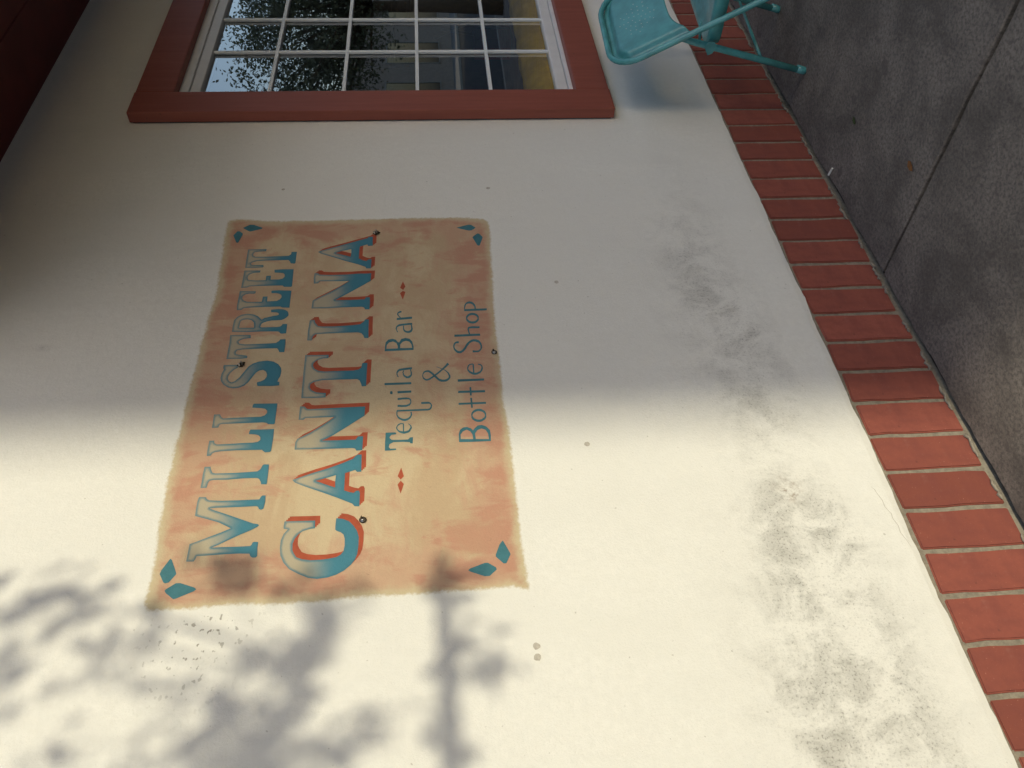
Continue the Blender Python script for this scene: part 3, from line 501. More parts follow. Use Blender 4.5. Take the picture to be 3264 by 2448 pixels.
  'o2': [([(1807,1337),(1806,1337),(1804,1338),(1803,1338),(1803,1338),(1802,1339),(1801,1339),(1800,1340),(1799,1341),(1798,1342),(1797,1342),(1797,1343),(1796,1344),(1796,1345),(1795,1346),(1795,1347),(1794,1348),(1794,1350),(1794,1351),(1794,1352),(1794,1353),(1794,1354),(1794,1355),(1794,1357),(1795,1358),(1795,1359),(1796,1360),(1796,1361),(1797,1362),(1798,1363),(1798,1363),(1799,1364),(1800,1365),(1801,1366),(1802,1366),(1803,1367),(1804,1367),(1805,1367),(1806,1368),(1807,1368),(1808,1368),(1809,1368),(1810,1367),(1811,1367),(1812,1367),(1813,1366),(1814,1365),(1815,1365),(1816,1364),(1817,1363),(1817,1363),(1818,1362),(1819,1361),(1819,1360),(1820,1359),(1820,1358),(1820,1356),(1821,1355),(1821,1354),(1821,1353),(1821,1352),(1821,1351),(1821,1349),(1820,1348),(1820,1347),(1820,1346),(1819,1345),(1819,1344),(1818,1343),(1817,1342),(1816,1341),(1816,1341),(1815,1340),(1814,1339),(1813,1339),(1812,1338),(1811,1338),(1810,1338),(1809,1337),(1808,1337),(1806,1337)],[(1806,1333),(1805,1333),(1803,1333),(1801,1333),(1799,1334),(1798,1334),(1796,1335),(1794,1336),(1793,1337),(1792,1338),(1790,1339),(1789,1340),(1788,1342),(1787,1343),(1786,1344),(1786,1346),(1785,1347),(1785,1349),(1784,1350),(1784,1352),(1784,1354),(1784,1355),(1785,1357),(1785,1358),(1786,1360),(1786,1361),(1787,1363),(1788,1364),(1789,1365),(1790,1366),(1791,1367),(1793,1368),(1794,1369),(1796,1370),(1798,1371),(1799,1371),(1801,1372),(1803,1372),(1805,1372),(1806,1372),(1808,1372),(1810,1372),(1812,1372),(1814,1372),(1815,1371),(1817,1371),(1819,1370),(1820,1369),(1822,1368),(1823,1367),(1825,1366),(1826,1365),(1827,1363),(1828,1362),(1829,1361),(1829,1359),(1830,1358),(1830,1356),(1831,1354),(1831,1353),(1831,1351),(1831,1350),(1830,1348),(1830,1347),(1829,1345),(1829,1344),(1828,1342),(1827,1341),(1826,1340),(1825,1338),(1823,1337),(1822,1336),(1820,1335),(1819,1335),(1817,1334),(1816,1333),(1814,1333),(1812,1333),(1810,1333),(1808,1333),(1807,1333)])],
  'p': [([(1839,1376),(1840,1307)],[(1848,1376),(1849,1306)]),([(1845,1340),(1848,1340),(1852,1340),(1856,1340),(1860,1340),(1864,1341),(1868,1342),(1871,1344),(1875,1346),(1877,1348),(1880,1351),(1881,1355),(1882,1358),(1881,1361),(1880,1364),(1878,1367),(1875,1370),(1871,1372),(1867,1374),(1863,1375),(1859,1375),(1855,1376),(1851,1376),(1847,1376),(1843,1376)],[(1845,1344),(1848,1344),(1852,1344),(1855,1344),(1858,1344),(1860,1345),(1863,1347),(1866,1348),(1868,1350),(1870,1352),(1871,1354),(1872,1356),(1872,1358),(1872,1361),(1872,1363),(1871,1365),(1870,1367),(1868,1369),(1865,1370),(1861,1371),(1858,1372),(1855,1373),(1851,1373),(1847,1373),(1844,1373)])],
}
PANEL = [(2306,2146),(2248,2146),(1958,2134),(1731,2145),(1552,2150),(1358,2150),(1231,2150),(1104,2145),(979,2139),(916,2139),(900,2130),(904,2069),(904,1973),(900,1832),(905,1691),(906,1548),(909,1403),(912,1300),(900,1269),(925,1269),(1070,1271),(1181,1273),(1342,1272),(1497,1281),(1654,1283),(1825,1285),(2043,1275),(2269,1271),(2291,1291),(2301,1387),(2304,1548),(2302,1759),(2299,1915),(2302,2019),(2317,2114)]

# ================================================================== the setting
GZ = 0.0
structure(mesh('ground', [(-300, -300, -0.30), (300, -300, -0.30), (300, 300, -0.30), (-300, 300, -0.30)], [(0, 1, 2, 3)], M['earth']))
structure(box('road', -120, 120, -20.0, -6.75, -0.29, -0.13, M['road']))
structure(box('kerb', -120, 120, -6.75, -6.6, -0.29, 0.004, M['kerb'], bevel=0.012))
far = structure(box('far_pavement', -120, 120, -26.0, -20.0, -0.29, 0.0, M['kerb'], bevel=0.012))
pave = structure(link(bpy.data.objects.new('pavement', None)))
bed = mesh('joint_bed', boxv(-12, 26, -6.6, 0.35, -0.28, -0.022), BOXF, M['gap'], pave)
SX = [1.953 + 2.2 * k for k in range(-5, 11)]
SY = [-6.6, -4.95, -3.3, -1.65, 0.006]
J = 0.0085
for i in range(len(SX) - 1):
    for j in range(4):
        near = 0 <= SX[i + 1] and SX[i] < 6 and j >= 2
        y1 = SY[j + 1] - J if j < 3 else -0.010
        if not near:
            box('slab', SX[i] + J, SX[i + 1] - J, SY[j] + J, y1, -0.10, 0.0, M['concrete'], pave, bevel=0.004, seg=1)
            continue
        # a slab whose worn arris wanders a little
        x0, x1, y0 = SX[i] + J, SX[i + 1] - J, SY[j] + J
        nx, ny = 90, 60
        rng = np.random.default_rng(100 + i * 7 + j)
        loop = []
        def wob(n, amp):
            w = rng.normal(0, 1, n)
            k = np.ones(5) / 5
            return np.convolve(w, k, 'same') * amp
        xs, ys = np.linspace(x0, x1, nx), np.linspace(y0, y1, ny)
        a = wob(nx, 0.003); b = wob(nx, 0.006 if j == 3 else 0.003); l = wob(ny, 0.0035); r = wob(ny, 0.0035)
        loop += [(xs[k], y0 + a[k]) for k in range(nx - 1)]
        loop += [(x1 + r[k], ys[k]) for k in range(ny - 1)]
        loop += [(xs[k], y1 + b[k]) for k in range(nx - 1, 0, -1)]
        loop += [(x0 + l[k], ys[k]) for k in range(ny - 1, 0, -1)]
        n = len(loop)
        cx, cy = (x0 + x1) / 2, (y0 + y1) / 2
        V = [(x, y, -0.09) for x, y in loop] + [(x, y, -0.004) for x, y in loop]
        V += [(x + (0.004 if x < cx else -0.004), y + (0.004 if y < cy else -0.004), 0.0) for x, y in loop]
        F = [(k, (k + 1) % n, n + (k + 1) % n, n + k) for k in range(n)] + [(n + k, n + (k + 1) % n, 2 * n + (k + 1) % n, 2 * n + k) for k in range(n)]
        F.append(tuple(range(2 * n, 3 * n)))
        mesh('slab', V, F, M['concrete'], pave)

# ================================================================== the building with the sign
bld = thing('storefront_building', 'cream stuccoed building with red window trim and brick base', 'building')
BT = 0.293                                   # height of the brick course
WX0, WX1, WZ0, WZ1 = 2.97, 4.90, 0.80, 2.52  # opening in the stucco behind the casing
def blob(X, Z, lst):
    out = np.zeros_like(X)
    for x, z, rx, rz, a in lst:
        out += a * np.exp(-(((X - x) / rx) ** 2 + ((Z - z) / rz) ** 2))
    return out
def stucco_wall():
    top = 2.99
    xs = np.unique(np.round(np.concatenate([np.linspace(-3.0, 0.2, 17), np.arange(0.2, 3.0, 0.02), np.arange(3.0, 4.9, 0.04), np.linspace(4.9, 12.0, 40), [WX0, WX1]]), 4))
    zs = np.unique(np.round(np.concatenate([np.arange(BT, 1.0, 0.018), np.arange(1.0, top, 0.03), [top, WZ0, WZ1]]), 4))
    nx, nz = len(xs), len(zs)
    X, Z = np.meshgrid(xs, zs)
    Y = np.zeros_like(X)
    # ragged lower lip, rolling back towards the bricks
    w = np.convolve(RNG.normal(0, 1, nx), np.ones(7) / 7, 'same')
    w2 = np.convolve(RNG.normal(0, 1, nx), np.ones(3) / 3, 'same')
    Z[0] = BT + w * 0.0055 + w2 * 0.0016
    Y[0] = 0.003
    Y[1] = 0.0004
    V = np.stack([X, Y, Z], -1).reshape(-1, 3)
    idx = np.arange(nx * nz).reshape(nz, nx)
    F = []
    for j in range(nz - 1):
        for i in range(nx - 1):
            if WX0 - 1e-6 <= xs[i] and xs[i + 1] <= WX1 + 1e-6 and WZ0 - 1e-6 <= zs[j] and zs[j + 1] <= WZ1 + 1e-6:
                continue
            F.append((idx[j, i], idx[j, i + 1], idx[j + 1, i + 1], idx[j + 1, i]))
    lip = [(x, 0.03, z) for x, z in zip(xs, Z[0])]
    k = len(V)
    V = list(map(tuple, V)) + lip
    F += [(k + i, k + i + 1, i + 1, i) for i in range(nx - 1)]
    XX, ZZ = X.ravel(), Z.ravel()
    dirt = blob(XX, ZZ, [(0.58, 0.55, 0.22, 0.15, 0.80), (0.62, 0.50, 0.05, 0.035, 0.6), (0.66, 0.59, 0.06, 0.035, 0.5), (1.04, 0.485, 0.07, 0.05, 0.75),
                         (1.08, 0.55, 0.16, 0.11, 0.50), (0.90, 0.52, 0.18, 0.15, 0.60), (0.78, 0.60, 0.18, 0.14, 0.40), (1.02, 0.63, 0.16, 0.10, 0.35),
                         (1.72, 0.53, 0.05, 0.05, 0.55), (1.75, 0.54, 0.26, 0.11, 0.26), (1.90, 0.57, 0.20, 0.10, 0.40), (2.13, 0.61, 0.20, 0.10, 0.36), (1.52, 0.50, 0.22, 0.13, 0.26),
                         (1.62, 0.62, 0.24, 0.12, 0.26), (1.38, 0.55, 0.20, 0.13, 0.34), (0.48, 0.62, 0.16, 0.15, 0.50), (0.66, 0.70, 0.20, 0.12, 0.28),
                         (1.90, 0.68, 0.30, 0.10, 0.26), (0.30, 0.55, 0.25, 0.15, 0.7), (2.4, 0.55, 0.30, 0.12, 0.25), (1.2, 0.9, 0.9, 0.3, 0.10),
                         (0.63, 0.505, 0.025, 0.02, 0.8), (0.69, 0.60, 0.02, 0.02, 0.7), (1.03, 0.475, 0.03, 0.02, 0.7), (0.88, 0.53, 0.03, 0.025, 0.5), (1.71, 0.52, 0.02, 0.02, 0.6), (1.80, 0.50, 0.015, 0.02, 0.6), (1.74, 2.605, 0.012, 0.05, 0.6), (0.768, 1.975, 0.018, 0.022, 0.9)])
    rust = blob(XX, ZZ, [(1.14, 0.565, 0.035, 0.03, 1.0)])
    specks = blob(XX, ZZ, [(0.80, 2.03, 0.10, 0.085, 1.0), (0.86, 1.95, 0.05, 0.06, 0.7)])
    pad = np.zeros(nx)
    return mesh('stucco_wall', V, F, M['stucco'], bld, smooth=False,
                attrs=dict(dirt=np.concatenate([dirt, pad]), rust=np.concatenate([rust, pad]), specks=np.concatenate([specks, pad])))
stucco_wall()
box('upper_wall', -3.0, 12.0, 0.0, 0.25, 3.17, 7.0, M['stucco'], bld)

# brick soldier course along the foot of the wall
base = part('brick_base', bld)
mortar = mesh('mortar', boxv(-3.0, 12.0, 0.0115, 0.20, -0.06, BT + 0.01), BOXF, M['mortar'], base)
PITCH, X0 = 0.12, 3.4653
def brick_mesh(seed):
    rng = np.random.default_rng(seed)
    w, h, d = PITCH - 0.0135, BT - 0.016, 0.05
    bm = bmesh.new()
    vs = [bm.verts.new(v) for v in boxv(0, w, 0, d, 0, h)]
    for f in BOXF:
        bm.faces.new([vs[i] for i in f])
    bmesh.ops.subdivide_edges(bm, edges=[e for e in bm.edges if abs((e.verts[0].co - e.verts[1].co).z) > 0.1], cuts=4)
    for v in bm.verts:
        v.co.x += rng.normal(0, 0.0013)
        v.co.z += rng.normal(0, 0.0026)
        v.co.y += rng.normal(0, 0.0004)
    bmesh.ops.bevel(bm, geom=[e for e in bm.edges if e.is_manifold and e.calc_face_angle() > 0.5], offset=0.0032, segments=2, affect='EDGES')
    me = bpy.data.meshes.new('brick')
    bm.to_mesh(me)
    bm.free()
    me.materials.append(M['brick'])
    return me
BM = [brick_mesh(s) for s in range(9)]
for i in range(-70, 52):
    x = X0 - i * PITCH + 0.00625
    if x < -2.9 or x > 11.9:
        continue
    o = link(bpy.data.objects.new('brick', BM[(i * 5 + (i // 3)) % 9]), base)
    o.location = (x - PITCH + random.uniform(-0.0012, 0.0012), 0.006 + random.uniform(-0.0012, 0.0012), 0.004 + random.uniform(-0.002, 0.002))
# smears of mortar squeezed out at the foot of the course
rng = np.random.default_rng(3)
for k in range(26):
    x = -0.2 + k * 0.155 + rng.uniform(-0.05, 0.05)
    n = 9
    L = rng.uniform(0.04, 0.10)
    up = [(x + L * t, 0.002 + rng.uniform(-0.003, 0.0), 0.006 + rng.uniform(0, 0.009)) for t in np.linspace(0, 1, n)]
    v, f = tube(up, [0.0015] + [rng.uniform(0.003, 0.0055) for _ in range(n - 2)] + [0.0015], 6)
    mesh('mortar_smear', v, f, M['mortar'], base)

# canopy over the pavement: red-painted soffit
can = part('canopy', bld)
KX0, KX1 = 1.62, 5.3
for k in range(6):
    box('soffit_board', KX0, KX1, -0.27 * (k + 1) + 0.004, -0.27 * k + (0.004 if k else 0.02), 2.987, 3.012, M['maroon'], can, bevel=0.004, seg=1)
box('fascia', KX0, KX1, -1.66, -1.622, 2.93, 3.22, M['maroon'], can, bevel=0.004, seg=1)
box('canopy_roof', KX0, KX1, -1.615, -0.002, 3.02, 3.16, M['maroon'], can)

# window
win = part('window', bld)
CY, CT = -0.050, 0.0
FX0, FX1, FZ0, FZ1 = 3.052, 4.818, 0.872, 2.445
box('casing_board', 2.905, FX0, CY, -0.007, 0.736, 2.591, M['redwood'], win, bevel=0.004)
box('casing_board', FX1, 4.965, CY, -0.007, 0.736, 2.591, M['redwood'], win, bevel=0.004)
box('casing_board', FX0 + 0.0015, FX1 - 0.0015, CY + 0.001, -0.008, FZ1, 2.589, M['redwood'], win, bevel=0.005)
box('casing_board', FX0 + 0.0015, FX1 - 0.0015, CY + 0.001, -0.008, 0.738, FZ0, M['redwood'], win, bevel=0.005)
boxes('casing_shadow_backer', [(2.915, 3.04, -0.0072, 0.02, 0.746, 2.581), (4.83, 4.955, -0.0072, 0.02, 0.746, 2.581), (3.04, 4.83, -0.0082, 0.02, 2.46, 2.579), (3.04, 4.83, -0.0082, 0.02, 0.748, 0.86)], M['gap'], win)  # near-black colour paints the contact shadow between casing and wall
fw = 0.034
def ring(name, x0, x1, z0, z1, w, wb, y0, y1, mat):
    for a in ((x0, x0 + w, z0, z1), (x1 - w, x1, z0, z1), (x0 + w + 0.0008, x1 - w - 0.0008, z1 - w, z1), (x0 + w + 0.0008, x1 - w - 0.0008, z0, z0 + wb)):
        box(name, a[0], a[1], y0, y1, a[2], a[3], mat, win, bevel=0.0025, seg=1)
ring('frame_rail', FX0 - 0.01, FX1 + 0.01, FZ0 - 0.01, FZ1 + 0.01, fw + 0.01, 0.026, -0.010, 0.07, M['vinyl'])
ring('sash_rail', FX0 + fw + 0.002, FX1 - fw - 0.002, FZ0 + 0.018, FZ1 - fw - 0.002, 0.040, 0.044, -0.003, 0.06, M['vinyl'])
GX0, GX1, GZ0, GZ1 = FX0 + fw + 0.030, FX1 - fw - 0.030, FZ0 + 0.040, FZ1 - fw - 0.030
mesh('pane', [(GX0, 0.020, GZ0), (GX1, 0.020, GZ0), (GX1, 0.020, GZ1), (GX0, 0.020, GZ1)], [(0, 1, 2, 3)], M['glass'], win)
for x in (3.478, 3.776, 4.074, 4.372):
    box('muntin', x - 0.007, x + 0.007, 0.006, 0.0185, GZ0, GZ1, M['muntin'], win, bevel=0.002, seg=1)
for z in (2.103, 1.807, 1.509, 1.208):
    box('muntin', GX0 + 0.011, GX1 - 0.011, 0.0066, 0.0178, z - 0.007, z + 0.007, M['muntin'], win)

# the room behind the window
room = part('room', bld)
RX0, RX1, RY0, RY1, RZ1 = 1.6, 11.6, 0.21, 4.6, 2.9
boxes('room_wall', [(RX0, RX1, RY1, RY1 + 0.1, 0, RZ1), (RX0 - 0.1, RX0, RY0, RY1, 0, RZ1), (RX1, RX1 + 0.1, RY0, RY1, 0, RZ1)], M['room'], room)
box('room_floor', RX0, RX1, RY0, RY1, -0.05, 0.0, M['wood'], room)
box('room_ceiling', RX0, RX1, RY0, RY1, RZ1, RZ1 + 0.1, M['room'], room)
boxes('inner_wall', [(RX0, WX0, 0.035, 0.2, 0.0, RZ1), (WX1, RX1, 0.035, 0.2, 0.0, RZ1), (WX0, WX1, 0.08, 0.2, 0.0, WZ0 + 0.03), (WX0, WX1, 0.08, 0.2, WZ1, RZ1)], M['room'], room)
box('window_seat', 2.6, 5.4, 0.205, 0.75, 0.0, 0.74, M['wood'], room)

cu = []
for k in range(40):
    t = k / 39
    cu.append((3.02 + 1.85 * t, 0.150 + 0.006 * math.sin(t * 31), 0.934 + 0.004 * math.sin(t * 23)))
v, f = tube(cu, [0.08] + [0.104 + 0.004 * math.sin(k * 1.7) for k in range(38)] + [0.08], 20)
o = mesh('bolster_cushion', v, f, M['yellow'], None, smooth=True)
tag(o, 'long yellow bolster lying on the seat inside the window', 'cushion')
sh = thing('wooden_shelf', 'brown wooden shelf unit standing in the dim room behind the window', 'shelf', (0, 0, 0))
for x in (7.6, 8.6, 9.6):
    box('upright', x, x + 0.03, 2.3, 2.65, 0.0, 2.2, M['wood'], sh)
SHZ = (0.5, 0.95, 1.4, 1.85)
for z in SHZ:
    for x in (7.63, 8.63):
        box('shelf_board', x + 0.001, x + 0.969, 2.3, 2.64, z - 0.025, z, M['wood'], sh)
bottle_v, bottle_f = lathe([(0.034, 0), (0.037, 0.01), (0.037, 0.18), (0.030, 0.215), (0.014, 0.24), (0.013, 0.30), (0.016, 0.303), (0.015, 0.315)], 14)
k = 0
first = []
for z in SHZ[1:3]:
    for x in np.arange(7.72, 9.5, 0.16):
        if abs(x - 8.615) < 0.06:
            continue
        if k < 2:
            o = mesh('bottle', bottle_v, bottle_f, (M['bottle'], M['amber'])[k % 2], None, smooth=True)
            first.append(o)
        else:
            o = link(bpy.data.objects.new('bottle', first[k % 2].data))
        o.location = (float(x), 2.42 + 0.05 * ((k * 7) % 3 - 1), z)
        tag(o, ('dark green bottle on the shelf behind the window', 'amber bottle on the shelf behind the window')[k % 2], 'bottle', ('dark bottles on the inside shelf', 'amber bottles on the inside shelf')[k % 2])
        k += 1
cab = thing('display_cabinet', 'tall pale cabinet with papered doors inside the room', 'cabinet')
box('carcass', 6.15, 6.85, 1.15, 1.55, 0.0, 1.62, M['wood'], cab, bevel=0.004)
for x in (6.17, 6.51):
    box('door', x, x + 0.33, 1.12, 1.148, 0.08, 1.59, M['paper'], cab, bevel=0.003)
tb = thing('table', 'dark wooden table inside the room with a red box on it', 'table')
box('table_top', 4.7, 5.9, 0.78, 1.08, 0.88, 0.918, M['wood'], tb, bevel=0.006)
for x, y in ((4.75, 0.80), (5.80, 0.80), (4.75, 1.01), (5.80, 1.01)):
    box('leg', x, x + 0.05, y, y + 0.05, 0.0, 0.879, M['wood'], tb)
o = box('card_box', 5.25, 5.40, 0.84, 0.98, 0.919, 1.16, M['crimson'], None, bevel=0.004)
tag(o, 'small red card box on the table inside the room', 'box')
ez = thing('tabletop_easel', 'pale folding easel with crossed legs on the table inside the room', 'easel', (5.62, 0.92, 0.919))
for s in (-1, 1):
    v, f = tube([(0.17 * s, -0.05, 0.006), (-0.15 * s, 0.02, 0.50)], [0.012, 0.010], 8)
    mesh('leg', v, f, M['paper'], ez)
v, f = tube([(0.0, 0.10, 0.006), (0.0, 0.03, 0.46)], [0.010, 0.009], 8)
mesh('back_leg', v, f, M['paper'], ez)
box('ledge', -0.15, 0.15, -0.07, -0.03, 0.16, 0.185, M['paper'], ez)

# ================================================================== the painted sign
sign = thing('painted_sign', 'hand-painted Mill Street Cantina sign on a peach panel on the wall', 'sign', (0, 0, 0))
def inside(P, poly):
    x, y = P[:, 0], P[:, 1]
    c = np.zeros(len(P), bool)
    n = len(poly)
    for i in range(n):
        x0, y0 = poly[i]
        x1, y1 = poly[(i + 1) % n]
        if y0 == y1:
            continue
        c ^= ((y0 > y) != (y1 > y)) & (x < (x1 - x0) * (y - y0) / (y1 - y0) + x0)
    return c
def segdist(P, polys):
    d = np.full(len(P), 1e9)
    for poly in polys:
        a = np.array(poly, float)
        b = np.roll(a, -1, axis=0)
        for p, q in zip(a, b):
            pq = q - p
            L2 = max(pq @ pq, 1e-12)
            t = np.clip(((P - p) @ pq) / L2, 0, 1)
            d = np.minimum(d, np.linalg.norm(P - (p + t[:, None] * pq), axis=1))
    return d
def flat(name, polys, y, mat, parent, step=None, shift=(0, 0)):
    """fill polygons (outer first, holes after; mm on the wall) as one flat coat of paint"""
    polys = [[(x / 1000 + shift[0], z / 1000 + shift[1]) for x, z in p] for p in polys]
    pts, edges = [], []
    for p in polys:
        k = len(pts)
        pts += p
        edges += [(k + i, k + (i + 1) % len(p)) for i in range(len(p))]
    allb = np.array(pts)
    if step:
        gx = np.arange(allb[:, 0].min(), allb[:, 0].max(), step)
        gz = np.arange(allb[:, 1].min(), allb[:, 1].max(), step)
        G = np.stack(np.meshgrid(gx, gz), -1).reshape(-1, 2)
        ok = inside(G, polys[0])
        for h in polys[1:]:
            ok &= ~inside(G, h)
        G = G[ok]
        G = G[segdist(G, polys) > step * 0.35]
        pts = pts + [tuple(g) for g in G]
    vo, _, fo, *_ = delaunay_2d_cdt([Vector(p) for p in pts], edges, [], 4 if len(polys) > 1 else 1, 1e-6)
    V2 = np.array([(v.x, v.y) for v in vo])
    F = []
    for f in fo:
        a, b, c = (V2[i] for i in f[:3])
        cen = V2[list(f)].mean(0)[None]
        if not inside(cen, polys[0])[0] or any(inside(cen, h)[0] for h in polys[1:]):
            continue
        s = (b[0] - a[0]) * (c[1] - a[1]) - (b[1] - a[1]) * (c[0] - a[0])
        F.append(tuple(f) if s > 0 else tuple(reversed(f)))
    V = [(x, y, z) for x, z in V2]
    z0, z1 = allb[:, 1].min(), allb[:, 1].max()
    attrs = dict(height=(V2[:, 1] - z0) / (z1 - z0), edge=segdist(V2, polys)) if step else None
    return mesh(name, V, F, mat, parent, attrs=attrs)
def sign_panel():
    poly = [(x / 1000, z / 1000) for x, z in PANEL]
    xs, zs = np.arange(0.86, 2.36, 0.008), np.arange(1.23, 2.18, 0.008)
    X, Z = np.meshgrid(xs, zs)
    P = np.stack([X.ravel(), Z.ravel()], 1)
    d = segdist(P, [poly]) * np.where(inside(P, poly), 1, -1)
    D = d.reshape(X.shape)
    idx = np.full(X.shape, -1)
    V, F, E = [], [], []
    def vid(j, i):
        if idx[j, i] < 0:
            idx[j, i] = len(V)
            V.append((xs[i], -0.0004, zs[j]))
            E.append(D[j, i])
        return idx[j, i]
    for j in range(len(zs) - 1):
        for i in range(len(xs) - 1):
            if D[j:j + 2, i:i + 2].max() > -0.013:
                F.append((vid(j, i), vid(j, i + 1), vid(j + 1, i + 1), vid(j + 1, i)))
    return mesh('paint_panel', V, F, M['panel'], sign, attrs=dict(edge=E))
sign_panel()
for key, polys in STREET.items():
    flat('letter', polys, -0.0012, M['letter'], sign, step=0.006)
for key, polys in CANTINA.items():
    o = flat('letter', polys, -0.0012, M['letter'], sign, step=0.006)
    for q in (1, 2, 3):
        flat('drop_shadow', polys, -0.0010 + 0.0001 * q, M['red'], o, shift=(0.0135 * q / 3, -0.0115 * q / 3))
for key, polys in SMALL.items():
    flat('letter', polys, -0.0009, M['teal'], sign)
for key, strokes in STROKES.items():
    V, F = [], []
    for s, (a, b) in enumerate(strokes):
        k = len(V)
        y = -0.0009 - 0.0001 * s
        V += [(x / 1000, y, z / 1000) for x, z in a] + [(x / 1000, y, z / 1000) for x, z in b]
        n = len(a)
        F += [(k + i, k + i + 1, k + n + i + 1, k + n + i) for i in range(n - 1)]
    mesh('letter', V, F, M['teal'], sign)
for key, polys in DIAMOND.items():
    flat('diamond', polys, -0.0009, M['teal'], sign)
for key, polys in RED_DIAMOND.items():
    flat('diamond', polys, -0.0009, M['red'], sign)

# ================================================================== fixings in the wall
def chip_hole(x, z, r, label):
    o = thing('broken_anchor', label, 'anchor', (x, -0.003, z))
    n = 14
    rr = [r * random.uniform(0.65, 1.35) for _ in range(n)]
    V = [(rr[k] * math.cos(2 * math.pi * k / n), -0.0006, rr[k] * math.sin(2 * math.pi * k / n)) for k in range(n)] + [(0, 0.001, 0)]
    mesh('hole', V, [(k, (k + 1) % n, n) for k in range(n)], M['chip'], o)
    v, f = tube([(0.002, 0.0, -0.002), (0.003, -0.007, -0.001), (0.005, -0.012, 0.002)], [0.003, 0.0026, 0.001], 7)
    mesh('screw_stub', v, f, M['steel'], o)
    v, f = tube([(-0.006, -0.001, 0.004), (-0.002, -0.006, 0.006), (0.001, -0.004, 0.010)], [0.002, 0.003, 0.001], 6)
    mesh('plaster_crumb', v, f, M['filler'], o)
    return o
chip_hole(1.645, 2.018, 0.0115, 'dark broken anchor hole beside the S of Street')
chip_hole(2.223, 1.652, 0.0110, 'dark broken anchor hole at the last A of Cantina')
def bolt(x, z, label, r):
    o = thing('wall_screw', label, 'screw', (x, -0.003, z))
    V, F = lathe([(r * 1.1, 0.0), (r * 1.05, 0.001), (r * 0.8, 0.002), (r * 0.7, 0.005), (r * 0.3, 0.006)], 14)
    mesh('screw_head', [(a, -c, b) for a, b, c in V], F, M['steel'], o, smooth=True)
    v, f = tube([(0, -0.004, 0.001), (0.004, -0.007, 0.003), (0.009, -0.005, 0.003)], [0.003, 0.0026, 0.0008], 7)
    mesh('twisted_plug', v, f, M['chip'], o)
    V = [(r * 1.5 * math.cos(2 * math.pi * k / 12), -0.0003, r * 1.5 * math.sin(2 * math.pi * k / 12)) for k in range(12)]
    mesh('drilled_hole', V, [tuple(range(12))], M['chip'], o)
bolt(1.111, 1.658, 'shiny screw under the C of Cantina', 0.0062)
bolt(1.661, 1.296, 'rusty screw at the lower rim of the sign below Bottle', 0.0058)
def plug(x, z, r, label, group=None):
    n = 16
    rr = [r * random.uniform(0.85, 1.12) for _ in range(n)]
    V = [(rr[k] * math.cos(2 * math.pi * k / n), -0.0008, rr[k] * math.sin(2 * math.pi * k / n)) for k in range(n)] + [(rr[k] * 0.6 * math.cos(2 * math.pi * k / n), 0.0004 - 0.001, rr[k] * 0.6 * math.sin(2 * math.pi * k / n)) for k in range(n)]
    F = [(k, (k + 1) % n, n + (k + 1) % n, n + k) for k in range(n)] + [tuple(range(n, 2 * n))]
    o = mesh('filled_hole', V, F, M['filler'])
    o.location = (x, -0.0004, z)
    tag(o, label, 'filler patch', group)
for x in (0.762, 0.737):
    plug(x, 1.2635, 0.0085, 'one of two neighbouring round filled holes below the sign corner', 'pair of filled holes')
plug(1.314, 1.071, 0.008, 'faint filled hole in the wall below the word Bottle')
plug(1.960, 1.077, 0.007, 'faint filled hole in the wall below the word Shop')
plug(2.464, 1.263, 0.007, 'small filled hole level with the sign foot, towards the window')
plug(2.477, 1.981, 0.006, 'small filled hole level with the word Street, towards the window')

# hairline crack in the plaster lip
ck = [(1.137, 0.345), (1.128, 0.338), (1.115, 0.336), (1.094, 0.330), (1.075, 0.331), (1.052, 0.322), (1.040, 0.324), (1.018, 0.318), (0.998, 0.320), (0.975, 0.313), (0.955, 0.309)]
V, F = [], []
for k, (x, z) in enumerate(ck):
    w = 0.0007 if 0 < k < len(ck) - 1 else 0.0002
    V += [(x, -0.0003, z - w), (x, -0.0003, z + w)]
    if k:
        F.append((2 * k - 2, 2 * k, 2 * k + 1, 2 * k - 1))
mesh('hairline_crack', V, F, M['filler'], bld)

# ================================================================== folding chair
F1 = Vector((2.924, -0.183, 0.0))
LA = Vector((0.990, -0.141, 0.0))
FW = Vector((-0.141, -0.990, 0.0))
chair = thing('folding_chair', 'teal metal folding chair standing with its back to the wall', 'chair', tuple(F1))
def cp(w, n, z):
    return LA * w + FW * n + Vector((0, 0, z))
WD = 0.425
def lean(s):                        # along the back upright: s metres from the front foot
    k = s / 0.8875
    return 0.47 + (0.02 - 0.47) * k, 0.765 * k
def loop_pts(inset=0.0, top=0.8875, rad=0.115):
    pts = []
    w0, w1 = -0.012 + inset, WD + 0.012 - inset
    top -= inset
    for s in np.linspace(0.0, top - rad, 12):
        pts.append((w0, s))
    for a in np.linspace(0, math.pi / 2, 9)[1:]:
        pts.append((w0 + rad - rad * math.cos(a), top - rad + rad * math.sin(a)))
    for w in np.linspace(w0 + rad, w1 - rad, 6)[1:-1]:
        pts.append((w, top))
    for a in np.linspace(math.pi / 2, 0, 9)[:-1]:
        pts.append((w1 - rad + rad * math.cos(a), top - rad + rad * math.sin(a)))
    for s in np.linspace(top - rad, 0.0, 12):
        pts.append((w1, s))
    return pts
def backp(w, s, off=0.0):           # bow of the back: the middle sits a little rearward
    n, z = lean(s)
    return cp(w, n + off * 0.86, z + off * 0.5)
path = [backp(w, s) for w, s in loop_pts()]
path[0].z = path[-1].z = 0.012
v, f = tube(path, 0.0112, 14)
mesh('back_frame', v, f, M['chair'], chair, smooth=True)
